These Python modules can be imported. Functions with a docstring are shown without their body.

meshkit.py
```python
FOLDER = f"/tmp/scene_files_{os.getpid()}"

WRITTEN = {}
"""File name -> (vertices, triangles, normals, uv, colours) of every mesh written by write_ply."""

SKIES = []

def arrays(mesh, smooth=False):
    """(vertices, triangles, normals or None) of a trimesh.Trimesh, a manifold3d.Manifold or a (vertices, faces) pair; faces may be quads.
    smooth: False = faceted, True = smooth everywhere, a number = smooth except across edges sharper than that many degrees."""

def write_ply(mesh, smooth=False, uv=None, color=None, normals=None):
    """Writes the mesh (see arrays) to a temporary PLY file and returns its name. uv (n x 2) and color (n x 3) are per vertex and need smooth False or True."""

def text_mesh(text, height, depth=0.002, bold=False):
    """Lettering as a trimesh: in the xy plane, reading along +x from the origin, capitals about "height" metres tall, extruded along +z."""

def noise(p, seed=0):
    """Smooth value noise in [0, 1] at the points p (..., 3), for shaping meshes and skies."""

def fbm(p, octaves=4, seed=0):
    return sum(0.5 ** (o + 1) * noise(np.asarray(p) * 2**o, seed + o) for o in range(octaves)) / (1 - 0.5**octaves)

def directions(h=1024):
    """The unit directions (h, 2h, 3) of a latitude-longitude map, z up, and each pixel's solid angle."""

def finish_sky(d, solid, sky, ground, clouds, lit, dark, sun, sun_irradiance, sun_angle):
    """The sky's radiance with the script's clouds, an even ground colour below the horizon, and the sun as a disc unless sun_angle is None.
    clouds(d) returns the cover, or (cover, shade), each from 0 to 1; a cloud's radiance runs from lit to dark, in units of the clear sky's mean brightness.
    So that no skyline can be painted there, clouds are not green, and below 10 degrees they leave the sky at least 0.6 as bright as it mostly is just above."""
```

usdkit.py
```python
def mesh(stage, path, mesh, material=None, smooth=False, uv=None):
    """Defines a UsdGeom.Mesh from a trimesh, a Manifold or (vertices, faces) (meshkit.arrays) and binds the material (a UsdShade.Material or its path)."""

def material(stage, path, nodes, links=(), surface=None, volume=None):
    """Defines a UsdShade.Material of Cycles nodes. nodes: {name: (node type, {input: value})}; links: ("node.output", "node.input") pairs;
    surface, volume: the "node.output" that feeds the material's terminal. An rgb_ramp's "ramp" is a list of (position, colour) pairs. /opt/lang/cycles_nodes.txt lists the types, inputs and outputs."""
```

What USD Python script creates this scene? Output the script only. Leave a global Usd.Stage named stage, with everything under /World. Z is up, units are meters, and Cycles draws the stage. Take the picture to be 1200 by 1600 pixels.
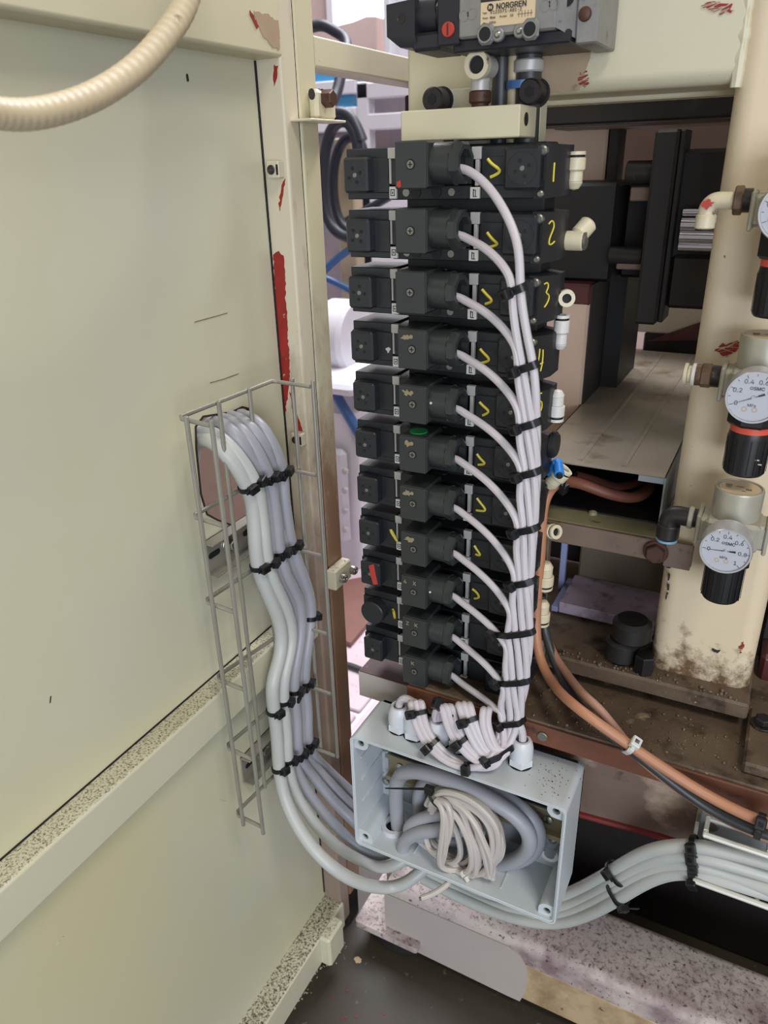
import math, random
import numpy as np, trimesh, usdkit, meshkit
from pxr import Usd, UsdGeom, UsdLux, UsdShade, Sdf, Gf, Vt
from scipy.interpolate import CubicSpline
from shapely.geometry import Polygon, Point, LineString, MultiPoint, box as sbox
from shapely.ops import unary_union

rng = np.random.default_rng(7)
stage = Usd.Stage.CreateInMemory()
UsdGeom.SetStageUpAxis(stage, 'Z'); UsdGeom.SetStageMetersPerUnit(stage, 1.0)
UsdGeom.Xform.Define(stage, '/World'); UsdGeom.Scope.Define(stage, '/World/Looks')

# ------------------------------------------------------------------ camera
# world: x to the right along the machine front, y into the machine, z up.  The numbers in
# the builders are heights relative to the lens; H (lens height above the floor) is added at the end.
H = 0.975
PITCH, YAW, ROLL, F = 0.43175087, -0.49215572, -0.02746447, 1176.547      # F in pixels of a 1200 wide frame
fw = np.array([math.sin(YAW)*math.cos(PITCH), math.cos(YAW)*math.cos(PITCH), -math.sin(PITCH)])
r0 = np.cross(fw, [0, 0, 1]); r0 /= np.linalg.norm(r0); u0 = np.cross(r0, fw)
CR = np.array([math.cos(ROLL)*r0 + math.sin(ROLL)*u0, -math.sin(ROLL)*r0 + math.cos(ROLL)*u0, fw])
cam = UsdGeom.Camera.Define(stage, '/World/camera')
cam.CreateProjectionAttr('perspective')
cam.CreateHorizontalApertureAttr(24.0); cam.CreateVerticalApertureAttr(32.0)
cam.CreateFocalLengthAttr(24.0*F/1200); cam.CreateFStopAttr(10.0); cam.CreateFocusDistanceAttr(0.64)
cam.CreateClippingRangeAttr((0.02, 100.0))
M4 = np.eye(4); M4[0, :3], M4[1, :3], M4[2, :3] = CR[0], CR[1], -CR[2]; M4[3, :3] = (0, 0, H)
cam.AddTransformOp().Set(Gf.Matrix4d(M4.tolist()))
EXPOSURE = -0.98
cam.CreateExposureAttr(EXPOSURE)

def ray(x, y): return CR.T @ np.array([(x-600)/F, -(y-800)/F, 1.0])
def onX(x, y, X): r = ray(x, y); return r*X/r[0]
def onY(x, y, Y): r = ray(x, y); return r*Y/r[1]
def onZ(x, y, Z): r = ray(x, y); return r*Z/r[2]

# ------------------------------------------------------------------ light: hall lamps, roof lights, daylight
def rect_light(name, pos, target, w, h, color, intensity):
    l = UsdLux.RectLight.Define(stage, '/World/'+name)
    l.CreateWidthAttr(w); l.CreateHeightAttr(h); l.CreateColorAttr(Gf.Vec3f(*color)); l.CreateIntensityAttr(intensity)
    p = np.array(pos, float); d = np.array(target, float)-p; d /= np.linalg.norm(d)
    up = np.array([0, 0, 1.0]) if abs(d[2]) < .95 else np.array([0, 1.0, 0])
    r = np.cross(d, up); r /= np.linalg.norm(r); u = np.cross(r, d)
    m = np.eye(4); m[0, :3], m[1, :3], m[2, :3], m[3, :3] = r, u, -d, p+np.array([0, 0, H])
    l.AddTransformOp().Set(Gf.Matrix4d(m.tolist()))
    return l
dome = UsdLux.DomeLight.Define(stage, '/World/hall_ambient')
dome.CreateIntensityAttr(0.22); dome.CreateColorAttr(Gf.Vec3f(1.0, 0.96, 0.95))
rect_light('roof_light', (1.2, -.6, 2.2), (-.35, .5, -.3), .6, .8, (1.0, .94, .80), 42.0)
rect_light('hall_window', (1.0, -1.5, -.15), (-.25, .4, -.72), 1.5, 1.1, (.79, .88, 1.0), 14.5)
rect_light('rear_roof_light', (-.9, 2.6, 2.6), (-.7, 2.0, -1), 2.4, 2.4, (.95, .94, 1.0), 22.0)
rect_light('machine_rear_lamp', (-.05, 1.45, 1.2), (-.12, .85, -.24), .25, .25, (.92, .90, 1.0), 150.0)

# ------------------------------------------------------------------ mesh helpers
def cat(ms): return trimesh.util.concatenate([m for m in ms if m is not None])
def hullm(pts): return trimesh.convex.convex_hull(np.asarray(pts, float))
def bx(lo, hi, c=0.0):
    """box between two corners, edges chamfered by c"""
    lo, hi = np.minimum(lo, hi).astype(float), np.maximum(lo, hi).astype(float)
    c = min(c, (hi-lo).min()*.45)
    if c <= 0:
        m = trimesh.creation.box(hi-lo); m.apply_translation((lo+hi)/2); return m
    P = []
    for i in np.ndindex(2, 2, 2):
        p = np.where(np.array(i) == 0, lo, hi); s = np.where(np.array(i) == 0, 1, -1)
        for k in range(3):
            q = p.copy()
            for j in range(3):
                if j != k: q[j] += s[j]*c
            P.append(q)
    return hullm(P)
def rbx(lo, hi, r, n=4, axis=None):
    """box with rounded long edges (radius r) around the axis"""
    lo, hi = np.minimum(lo, hi).astype(float), np.maximum(lo, hi).astype(float)
    a = axis; b, c = [k for k in range(3) if k != a]
    pts = []
    for sb, sc in ((1, 1), (-1, 1), (-1, -1), (1, -1)):
        cb = hi[b]-r if sb > 0 else lo[b]+r; cc = hi[c]-r if sc > 0 else lo[c]+r
        for t in np.linspace(0, math.pi/2, n+1):
            for e in (lo[a], hi[a]):
                p = np.zeros(3); p[a] = e; p[b] = cb+sb*r*math.cos(t); p[c] = cc+sc*r*math.sin(t); pts.append(p)
    return hullm(pts)
def frame_to(d):
    d = np.asarray(d, float); d = d/np.linalg.norm(d)
    a = np.array([1.0, 0, 0]) if abs(d[0]) < .8 else np.array([0, 1.0, 0])
    u = np.cross(d, a); u /= np.linalg.norm(u); v = np.cross(d, u)
    return u, v, d
def lathe(prof, p, d, n=24, phase=0.0, u=None):
    """prof: (radius, height) pairs, outside going up; revolved about d at p"""
    U, V, D = frame_to(d)
    if u is not None:
        U = np.asarray(u, float); U = U-D*(U@D); U /= np.linalg.norm(U); V = np.cross(D, U)
    t = np.arange(n)/n*2*math.pi+phase
    P = np.array(prof, float)
    ring = np.cos(t)[:, None]*U+np.sin(t)[:, None]*V
    v = np.concatenate([np.asarray(p)+r*ring+h*D for r, h in P])
    f = []
    for i in range(len(P)-1):
        for j in range(n):
            k = (j+1) % n
            f += [[i*n+j, i*n+k, (i+1)*n+k], [i*n+j, (i+1)*n+k, (i+1)*n+j]]
    m = trimesh.Trimesh(v, f, process=False)
    m.merge_vertices(); m.update_faces(m.nondegenerate_faces()); m.remove_unreferenced_vertices(); m.fix_normals()
    return m
def cyl(p0, p1, r, n=20, c=0.0, phase=0.0, u=None):
    p0, p1 = np.asarray(p0, float), np.asarray(p1, float); L = np.linalg.norm(p1-p0)
    prof = [(0, 0), (r-c, 0)]+([(r, c), (r, L-c)] if c else [(r, L)])+([(r-c, L)] if c else [])+[(0, L)]
    return lathe(prof, p0, p1-p0, n, phase, u)
def tubering(p, d, r1, r2, h, n=24):
    return lathe([(r1, 0), (r2, 0), (r2, h), (r1, h), (r1, 0)], p, d, n)
def spline(pts, n=60):
    P = np.asarray(pts, float)
    t = np.r_[0, np.cumsum(np.linalg.norm(np.diff(P, axis=0), axis=1)**.5)]
    cs = CubicSpline(t, P, bc_type='natural')
    return cs(np.linspace(0, t[-1], n))
def tube(path, r, n=10, closed=False, caps=True):
    P = np.asarray(path, float); N = len(P)
    r = np.broadcast_to(np.asarray(r, float), (N,))
    T = np.gradient(P, axis=0) if not closed else np.roll(P, -1, 0)-np.roll(P, 1, 0)
    T /= np.maximum(np.linalg.norm(T, axis=1, keepdims=True), 1e-12)
    U = np.zeros_like(P); U[0] = frame_to(T[0])[0]
    for i in range(1, N):
        u = U[i-1]-T[i]*(U[i-1]@T[i]); U[i] = u/np.linalg.norm(u)
    V = np.cross(T, U)
    t = np.arange(n)/n*2*math.pi
    v = (P[:, None]+r[:, None, None]*(np.cos(t)[None, :, None]*U[:, None]+np.sin(t)[None, :, None]*V[:, None])).reshape(-1, 3)
    f = []
    M = N if closed else N-1
    i = np.arange(M)[:, None]; j = np.arange(n)[None, :]; k = (j+1) % n; i2 = (i+1) % N
    a, b, c, d = i*n+j, i*n+k, i2*n+k, i2*n+j
    f = np.concatenate([np.stack([a, b, c], -1).reshape(-1, 3), np.stack([a, c, d], -1).reshape(-1, 3)])
    if caps and not closed:
        v = np.vstack([v, P[0], P[-1]]); c0, c1 = len(v)-2, len(v)-1
        jj = np.arange(n); kk = (jj+1) % n
        f = np.vstack([f, np.stack([np.full(n, c0), kk, jj], 1), np.stack([np.full(n, c1), (N-1)*n+jj, (N-1)*n+kk], 1)])
    return trimesh.Trimesh(v, f, process=False)
def wire(a, b, r, n=8):
    return cyl(a, b, r, n, c=r*.3)
def extr(poly, o, u, v, h):
    """polygon in the (u, v) frame at o, extruded by h along u x v"""
    u, v = np.asarray(u, float), np.asarray(v, float); w = np.cross(u, v)
    gs = getattr(poly, 'geoms', [poly])
    ms = []
    for g in gs:
        if g.is_empty or g.area < 1e-12: continue
        m = trimesh.creation.extrude_polygon(g, h, engine='earcut')
        T = np.eye(4); T[:3, 0], T[:3, 1], T[:3, 2], T[:3, 3] = u, v, w, o
        m.apply_transform(T); ms.append(m)
    return cat(ms)
def text(s, h, o, u, v, depth=.0002, bold=False, center=True):
    m = meshkit.text_mesh(s, h, depth, bold)
    if center:
        b = m.bounds; m.apply_translation([-(b[0][0]+b[1][0])/2, -(b[0][1]+b[1][1])/2, 0])
    u, v = np.asarray(u, float), np.asarray(v, float)
    T = np.eye(4); T[:3, 0], T[:3, 1], T[:3, 2], T[:3, 3] = u, v, np.cross(u, v), o
    m.apply_transform(T); return m
def blob(n, rx, ry, seed, jag=.35):
    """ragged outline for a paint chip or a stain"""
    g = np.random.default_rng(seed); t = np.arange(n)/n*2*math.pi
    k = 1+jag*(g.random(n)-.5)*2
    return Polygon(np.stack([rx*k*np.cos(t), ry*k*np.sin(t)], 1)).buffer(0)
def shift(m, d): m = m.copy(); m.apply_translation(d); return m
X3, Y3, Z3 = np.eye(3)

# ------------------------------------------------------------------ prims
used = {}
class P:                                  # a prim, and the place its own coordinates start from
    def __init__(s, path, loc): s.path, s.loc = path, np.asarray(loc, float)
def uname(parent, name):
    k = (parent, name); used[k] = used.get(k, -1)+1
    return f'{parent}/{name}' + (f'_{used[k]:03d}' if used[k] else '')
def data(prim, **kw):
    for k, v in kw.items():
        if v: prim.SetCustomDataByKey(k, v)
def thing(name, label, cat_, loc, group=None):
    path = uname('/World', name); x = UsdGeom.Xform.Define(stage, path)
    x.AddTranslateOp().Set(Gf.Vec3d(*[float(a) for a in np.asarray(loc, float)+[0, 0, H]]))
    data(x.GetPrim(), label=label, category=cat_, group=group)
    return P(path, loc)
def obj(name, mesh, m, parent=None, label=None, category=None, group=None, kind=None, smooth=35):
    path = uname(parent.path if parent else '/World', name)
    loc = parent.loc if parent else np.array([0, 0, -H])
    v, f = np.array(mesh.vertices)-loc, np.array(mesh.faces)
    g = usdkit.mesh(stage, path, trimesh.Trimesh(v, f, process=False), m, smooth)
    data(g.GetPrim(), label=label, category=category, group=group, kind=kind)
    return P(path, loc)
def struct(name, mesh, m, label=None, smooth=35): return obj(name, mesh, m, None, label=label, kind='structure', smooth=smooth)

# ------------------------------------------------------------------ materials
def mat(name, col, rough=.5, metal=0.0, var=None, dirt=None, dust=None, bump=None, spec=.5, coat=0.0, stretch=(1, 1, 1), wear_z=None):
    """var: (scale, amount, colour) soft mottling; dirt: (scale, low, high, colour[, detail]) patches by noise threshold, a list allowed;
    dust: (low, high, colour) settles on faces that look up, broken by noise; bump: (scale, strength)"""
    nodes = {'geo': ('geometry', {}), 'map': ('mapping', {'scale': stretch}), 'p': ('principled_bsdf', {'roughness': rough, 'metallic': metal, 'specular_ior_level': spec, 'coat_weight': coat})}
    links = [('geo.position', 'map.vector')]
    cur = None; k = 0
    def mixin(fac, c):
        nonlocal cur, k
        k += 1
        nodes[f'm{k}'] = ('mix', {'color1': col if cur is None else (0, 0, 0), 'color2': c})
        links.append((fac, f'm{k}.fac'))
        if cur: links.append((cur, f'm{k}.color1'))
        cur = f'm{k}.color'
    def nz(scale, detail=5, rough_=.6):
        nonlocal k
        k += 1
        nodes[f'n{k}'] = ('noise_texture', {'scale': scale, 'detail': detail, 'roughness': rough_})
        links.append(('map.vector', f'n{k}.vector')); return f'n{k}.fac'
    def rng_(src, lo, hi, a=0.0, b=1.0):
        nonlocal k
        k += 1
        nodes[f'r{k}'] = ('map_range', {'from_min': lo, 'from_max': hi, 'to_min': a, 'to_max': b, 'clamp': True})
        links.append((src, f'r{k}.value')); return f'r{k}.result'
    if var: mixin(rng_(nz(var[0], 3), .3, .7, 0, var[1]), var[2])
    for d in ([] if not dirt else dirt if isinstance(dirt, list) else [dirt]):
        mixin(rng_(nz(d[0], d[4] if len(d) > 4 else 6), d[1], d[2]), d[3])
    if wear_z:      # (top, bottom, colour, spread): paint worn away more and more between two heights
        nodes['wz'] = ('separate_xyz', {}); links.append(('geo.position', 'wz.vector'))
        k += 1; a = rng_(nz(wear_z[4] if len(wear_z) > 4 else 45, 7, .7), .25, .75, -wear_z[3], wear_z[3])
        nodes[f'w{k}'] = ('math', {'math_type': 'add'}); links.extend([('wz.z', f'w{k}.value1'), (a, f'w{k}.value2')])
        mixin(rng_(f'w{k}.value', wear_z[0], wear_z[1]), wear_z[2])
    if dust:
        nodes['sx'] = ('separate_xyz', {}); links.append(('geo.normal', 'sx.vector'))
        up = rng_('sx.z', .75, .95)
        n1 = rng_(nz(dust[3] if len(dust) > 3 else 90, 8, .75), dust[0], dust[1])
        k += 1; nodes[f'q{k}'] = ('math', {'math_type': 'multiply'})
        links.extend([(up, f'q{k}.value1'), (n1, f'q{k}.value2')]); mixin(f'q{k}.value', dust[2])
    if cur: links.append((cur, 'p.base_color'))
    else: nodes['p'][1]['base_color'] = col
    if bump:
        k += 1; f = nz(bump[0], 4)
        nodes['b'] = ('bump', {'strength': bump[1], 'distance': .001})
        links.extend([(f, 'b.height'), ('b.normal', 'p.normal')])
    return usdkit.material(stage, '/World/Looks/'+name, nodes, links, 'p.BSDF')
def srgb(r, g, b):
    c = np.array([r, g, b])/255.0
    return tuple(np.where(c <= .04045, c/12.92, ((c+.055)/1.055)**2.4))
CREAM = srgb(205, 198, 166); GRIME = srgb(52, 42, 32); PRIMER = srgb(150, 32, 26)
M = {}
M['sheet'] = mat('door_sheet_paint', srgb(205, 198, 158), .30, var=(2.2, .9, srgb(200, 199, 188)), dirt=(150, .74, .79, srgb(150, 142, 106)), bump=(300, .06))
M['cream'] = mat('cream_paint', srgb(206, 199, 170), .42, var=(9, .45, srgb(190, 180, 150)), dirt=[(60, .70, .76, srgb(86, 72, 54))], dust=(.53, .60, srgb(70, 60, 46), 160), bump=(220, .1))
M['rail'] = mat('rail_paint', srgb(206, 202, 176), .42, var=(9, .4, srgb(196, 190, 162)), dust=(.49, .60, srgb(92, 84, 68), 520), bump=(220, .1))
M['rail_dirty'] = mat('rail_paint_dirty', srgb(206, 200, 176), .45, dirt=[(420, .66, .72, srgb(96, 84, 66), 4)], dust=(.47, .58, srgb(60, 50, 38), 380), wear_z=None, bump=(200, .2))
M['stile'] = mat('stile_paint', srgb(206, 197, 172), .42, var=(12, .5, srgb(202, 190, 172)), dirt=[(30, .60, .74, srgb(170, 150, 132), 8), (130, .68, .74, srgb(104, 90, 76))], stretch=(1, 1, .35), wear_z=(H-.18, H-.38, srgb(150, 130, 116), .16, 30))
M['stile_worn'] = mat('stile_paint_worn', srgb(150, 122, 98), .5, var=(14, .6, srgb(128, 100, 82)), dirt=[(40, .56, .68, srgb(92, 66, 54), 8)], stretch=(1, 1, .3))
M['gpost'] = mat('guard_post_paint', srgb(206, 199, 168), .42, var=(9, .45, srgb(192, 182, 152)), dirt=[(60, .70, .76, srgb(110, 94, 74))], bump=(220, .1), stretch=(1, 1, .5), wear_z=(H-.12, H-.36, srgb(136, 104, 80), .14, 26))
M['post'] = mat('machine_paint', srgb(220, 203, 176), .40, var=(7, .6, srgb(212, 194, 160)), dirt=[(120, .69, .74, srgb(80, 64, 52)), (14, .66, .78, srgb(168, 138, 108), 8)], bump=(200, .1), wear_z=(H-.382, H-.420, srgb(104, 80, 58), .045, 55))
M['beam'] = mat('beam_paint', srgb(204, 196, 168), .42, var=(8, .5, srgb(206, 200, 180)), dirt=[(90, .70, .76, srgb(96, 84, 70))], bump=(200, .12))
M['base'] = mat('base_paint_grimy', srgb(206, 194, 184), .55, var=(6, .7, srgb(188, 170, 174)), dirt=[(11, .48, .64, srgb(138, 116, 118), 10), (210, .60, .68, srgb(70, 56, 56), 6)], dust=(.50, .66, srgb(90, 72, 74), 170), bump=(160, .2))
M['basewhite'] = mat('base_paint_pale', srgb(186, 176, 170), .5, var=(10, .4, srgb(176, 166, 158)), dirt=(60, .68, .76, srgb(110, 96, 86)))
M['dirty'] = mat('oily_dirt_on_steel', srgb(112, 95, 78), .5, var=(14, .9, srgb(84, 68, 54)), dirt=[(34, .52, .66, srgb(56, 44, 34), 9), (260, .66, .71, srgb(158, 140, 108)), (24, .64, .74, srgb(160, 140, 112), 10)], bump=(180, .5))
M['rust'] = mat('rusty_strip', srgb(112, 66, 44), .6, var=(24, .8, srgb(84, 54, 42)), dirt=(50, .58, .7, srgb(60, 42, 36), 8), bump=(160, .3))
M['beige_grimy'] = mat('grimy_beige_web', srgb(130, 108, 94), .55, var=(12, .8, srgb(104, 84, 74)), dirt=[(15, .52, .66, srgb(190, 166, 146), 9), (40, .60, .70, srgb(84, 64, 54), 8)], bump=(160, .25))
M['primer'] = mat('red_primer', srgb(158, 36, 28), .55, var=(60, .7, srgb(120, 30, 26)), dirt=(140, .64, .7, srgb(196, 160, 140)))
M['maroon'] = mat('maroon_paint', srgb(92, 44, 42), .5, var=(40, .6, srgb(60, 30, 30)), dirt=(60, .64, .7, srgb(150, 130, 128)))
M['grime'] = mat('chipped_grime', srgb(46, 38, 32), .7, bump=(200, .3))
M['blackgap'] = mat('dark_gap', (.012, .011, .010), .8)
M['concrete'] = mat('dirty_concrete', srgb(68, 62, 51), .5, var=(5, .8, srgb(56, 49, 41)), dirt=[(70, .64, .70, srgb(112, 104, 84), 8), (18, .62, .74, srgb(48, 41, 35), 8)], bump=(60, .3))
M['tile'] = mat('pale_brick_tile', srgb(214, 200, 206), .6, var=(16, .7, srgb(200, 178, 184)), dirt=(60, .60, .75, srgb(180, 156, 160)))
M['tile_b'] = mat('pink_brick_tile', srgb(206, 186, 192), .6, var=(16, .7, srgb(196, 170, 176)), dirt=(60, .60, .75, srgb(176, 148, 150)))
M['joint'] = mat('pale_joint', srgb(222, 214, 226), .7)
M['valve'] = mat('valve_black_plastic', srgb(33, 35, 40), .36, var=(60, .5, srgb(41, 43, 46)), dirt=(200, .72, .78, srgb(80, 78, 70)), bump=(900, .05))
M['valve_b'] = mat('valve_inner_plastic', srgb(27, 28, 31), .5, bump=(900, .05))
M['plug'] = mat('plug_grey_plastic', srgb(44, 48, 49), .33, var=(50, .5, srgb(52, 55, 53)), dirt=(240, .72, .78, srgb(94, 92, 80)), bump=(900, .08))
M['hole'] = mat('hole_black', (.006, .006, .007), .7)
M['silver'] = mat('silver_strip', srgb(186, 182, 178), .4, metal=.2)
M['steel'] = mat('bright_steel', srgb(190, 188, 184), .28, metal=1.0)
M['screw'] = mat('screw_steel', srgb(140, 138, 130), .4, metal=.8)
M['white_tag'] = mat('pale_tag', srgb(206, 202, 196), .5)
M['yellow'] = mat('yellow_paint_pen', srgb(222, 204, 70), .5)
M['red_mark'] = mat('red_paint_pen', srgb(176, 58, 48), .5)
M['tan_mark'] = mat('worn_tan_ink', srgb(140, 128, 100), .6)
M['green'] = mat('green_sticker', srgb(36, 160, 84), .35)
M['ink'] = mat('black_ink', srgb(40, 38, 38), .6)
M['cable_pale'] = mat('pale_cable_jacket', srgb(202, 194, 200), .42, var=(40, .35, srgb(188, 180, 182)), dirt=(90, .72, .78, srgb(130, 120, 110)))
M['cable_grey'] = mat('grey_cable_jacket', srgb(158, 158, 165), .40, var=(30, .4, srgb(146, 147, 154)), dirt=(120, .73, .78, srgb(112, 108, 106)))
M['cable_light'] = mat('light_grey_cable_jacket', srgb(186, 187, 182), .40, var=(30, .4, srgb(172, 175, 174)), dirt=(120, .73, .78, srgb(130, 124, 118)))
M['core'] = mat('thin_core_jacket', srgb(192, 184, 178), .42, var=(60, .4, srgb(178, 170, 166)), dirt=(160, .72, .78, srgb(120, 110, 100)))
M['tie'] = mat('black_cable_tie', srgb(24, 24, 27), .34)
M['tie_white'] = mat('white_cable_tie', srgb(206, 204, 200), .4)
M['box'] = mat('grey_enclosure_plastic', srgb(196, 202, 206), .36, bump=(700, .05), dirt=(260, .77, .80, srgb(70, 60, 50)))
M['gland'] = mat('gland_plastic', srgb(206, 208, 212), .35)
M['zinc'] = mat('galvanised_plate', srgb(158, 164, 168), .45, metal=.3, var=(30, .5, srgb(138, 146, 152)))
M['dinrail'] = mat('yellow_zinc_rail', srgb(176, 164, 136), .38, metal=.75, var=(30, .5, srgb(160, 150, 130)))
M['galv'] = mat('galvanised_wire', srgb(158, 154, 142), .36, metal=.35, var=(60, .4, srgb(134, 130, 120)))
M['fitting'] = mat('ivory_fitting', srgb(214, 204, 176), .42, var=(40, .5, srgb(196, 182, 150)), dirt=(110, .64, .72, srgb(96, 84, 66), 8))
M['white_fit'] = mat('white_fitting', srgb(214, 210, 206), .4, dirt=(110, .68, .74, srgb(150, 140, 130)))
M['brass'] = mat('dull_brass', srgb(112, 88, 70), .45, metal=.4, dirt=(90, .5, .7, srgb(62, 48, 38)))
M['bolt'] = mat('oxide_bolt', srgb(54, 50, 50), .42, metal=.5, dirt=(140, .62, .7, srgb(96, 88, 80)))
M['rustbolt'] = mat('rusty_bolt', srgb(84, 56, 44), .55, metal=.3, dirt=(140, .58, .7, srgb(50, 34, 30)))
M['alu'] = mat('cast_aluminium', srgb(150, 148, 146), .48, metal=.55, var=(60, .5, srgb(128, 126, 124)), dirt=(120, .66, .74, srgb(90, 86, 80)), bump=(500, .15))
M['coil'] = mat('coil_black', srgb(34, 34, 42), .4)
M['label'] = mat('aged_label', srgb(212, 190, 156), .5, var=(30, .4, srgb(196, 170, 134)))
M['reg'] = mat('regulator_metal_paint', srgb(176, 172, 158), .36, metal=.25, var=(40, .5, srgb(158, 152, 132)), dirt=(100, .68, .75, srgb(120, 108, 84)))
M['dial'] = mat('dial_white', srgb(216, 214, 218), .4, dirt=(40, .66, .76, srgb(206, 192, 160)))
M['bezel'] = mat('gauge_bezel', srgb(196, 194, 196), .3, metal=.35)
M['knob'] = mat('knob_black', srgb(24, 24, 26), .4)
M['redring'] = mat('orange_red_ring', srgb(214, 84, 62), .45)
M['dark'] = mat('dark_machine_steel', srgb(38, 33, 31), .55, metal=.1, var=(12, .7, srgb(29, 25, 24)), dirt=(30, .62, .74, srgb(56, 47, 42), 8))
M['dark_b'] = mat('black_machine_steel', srgb(21, 19, 20), .5, metal=.1, var=(12, .7, srgb(16, 15, 15)))
M['chrome'] = mat('chromed_rod', srgb(200, 198, 200), .12, metal=1.0, stretch=(.2, 1, 1))
M['trayplate'] = mat('stained_tray_plate', srgb(158, 150, 136), .38, metal=.15, var=(7, .8, srgb(132, 120, 98)), dirt=[(24, .54, .72, srgb(98, 82, 60), 8), (260, .69, .74, srgb(190, 180, 150))], bump=(120, .15))
M['olive'] = mat('olive_stained_shelf', srgb(150, 146, 112), .5, var=(16, .7, srgb(128, 120, 92)), dirt=(60, .64, .72, srgb(84, 72, 52), 8))
M['brownbar'] = mat('grimy_brown_bar', srgb(124, 106, 92), .55, var=(16, .8, srgb(104, 86, 74)), dirt=[(50, .6, .7, srgb(64, 50, 42), 8)], bump=(160, .3))
M['pinkbeige'] = mat('inner_beige_paint', srgb(212, 186, 168), .5, var=(7, .6, srgb(194, 164, 144)))
M['hose_orange'] = mat('orange_hose', srgb(180, 126, 92), .45, var=(26, .7, srgb(170, 120, 100)), dirt=(130, .66, .72, srgb(104, 68, 50)))
M['hose_brown'] = mat('brown_hose', srgb(120, 72, 58), .45, var=(26, .6, srgb(100, 58, 48)))
M['hose_pink'] = mat('dusty_pink_hose', srgb(172, 132, 112), .5, var=(26, .6, srgb(150, 110, 92)))
M['hose_black'] = mat('black_hose', srgb(54, 54, 56), .4, var=(30, .5, srgb(74, 72, 70)))
M['hose_blue'] = mat('blue_air_hose', srgb(58, 96, 150), .35)
M['plug_blue'] = mat('blue_plug', srgb(44, 130, 214), .3)
M['conduit'] = mat('beige_conduit', srgb(198, 182, 150), .45, var=(30, .5, srgb(184, 164, 132)), dirt=(70, .66, .74, srgb(120, 100, 80)))
M['board'] = mat('brown_board', srgb(180, 156, 144), .7, var=(9, .6, srgb(160, 132, 120)))
M['upper_dark'] = mat('dim_brown_panel', srgb(96, 78, 70), .6, var=(12, .7, srgb(74, 60, 56)), dirt=(30, .6, .74, srgb(120, 90, 86), 8))
M['deck'] = mat('dusty_deck_paint', srgb(176, 160, 176), .5, var=(14, .7, srgb(158, 138, 152)), dirt=(40, .52, .70, srgb(100, 82, 80), 9))
M['beamfront'] = mat('stained_beam_front', srgb(196, 172, 136), .5, var=(9, .6, srgb(180, 150, 118)), dirt=[(13, .46, .66, srgb(120, 90, 62), 10), (90, .66, .72, srgb(60, 46, 36))], bump=(160, .2))
M['bg_hose'] = mat('dark_bluish_hose', srgb(44, 46, 58), .4)
M['olive_dark'] = mat('dim_olive_steel', srgb(112, 102, 84), .55, var=(12, .7, srgb(92, 82, 68)))
M['bg_bluish'] = mat('bluish_grey_paint', srgb(150, 156, 196), .45, dirt=(60, .6, .7, srgb(110, 104, 120), 8))
M['brownpaint'] = mat('brown_dusty_paint', srgb(178, 156, 128), .5, var=(16, .7, srgb(150, 126, 104)), dirt=(60, .62, .72, srgb(110, 88, 70), 8))
M['ring_blue'] = mat('pale_blue_ring', srgb(120, 164, 190), .35)
M['galv_white'] = mat('bright_galvanised_wire', srgb(212, 210, 200), .34, metal=.25)
M['red_edge'] = mat('dull_red_edge', srgb(118, 34, 30), .55, var=(40, .6, srgb(90, 30, 28)))
M['rubber'] = mat('black_rubber', srgb(30, 28, 28), .7)
M['white_mach'] = mat('white_equipment', srgb(214, 212, 220), .45, var=(10, .4, srgb(200, 198, 208)))
M['bg_blue'] = mat('blue_panel', srgb(70, 150, 200), .5)
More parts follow.
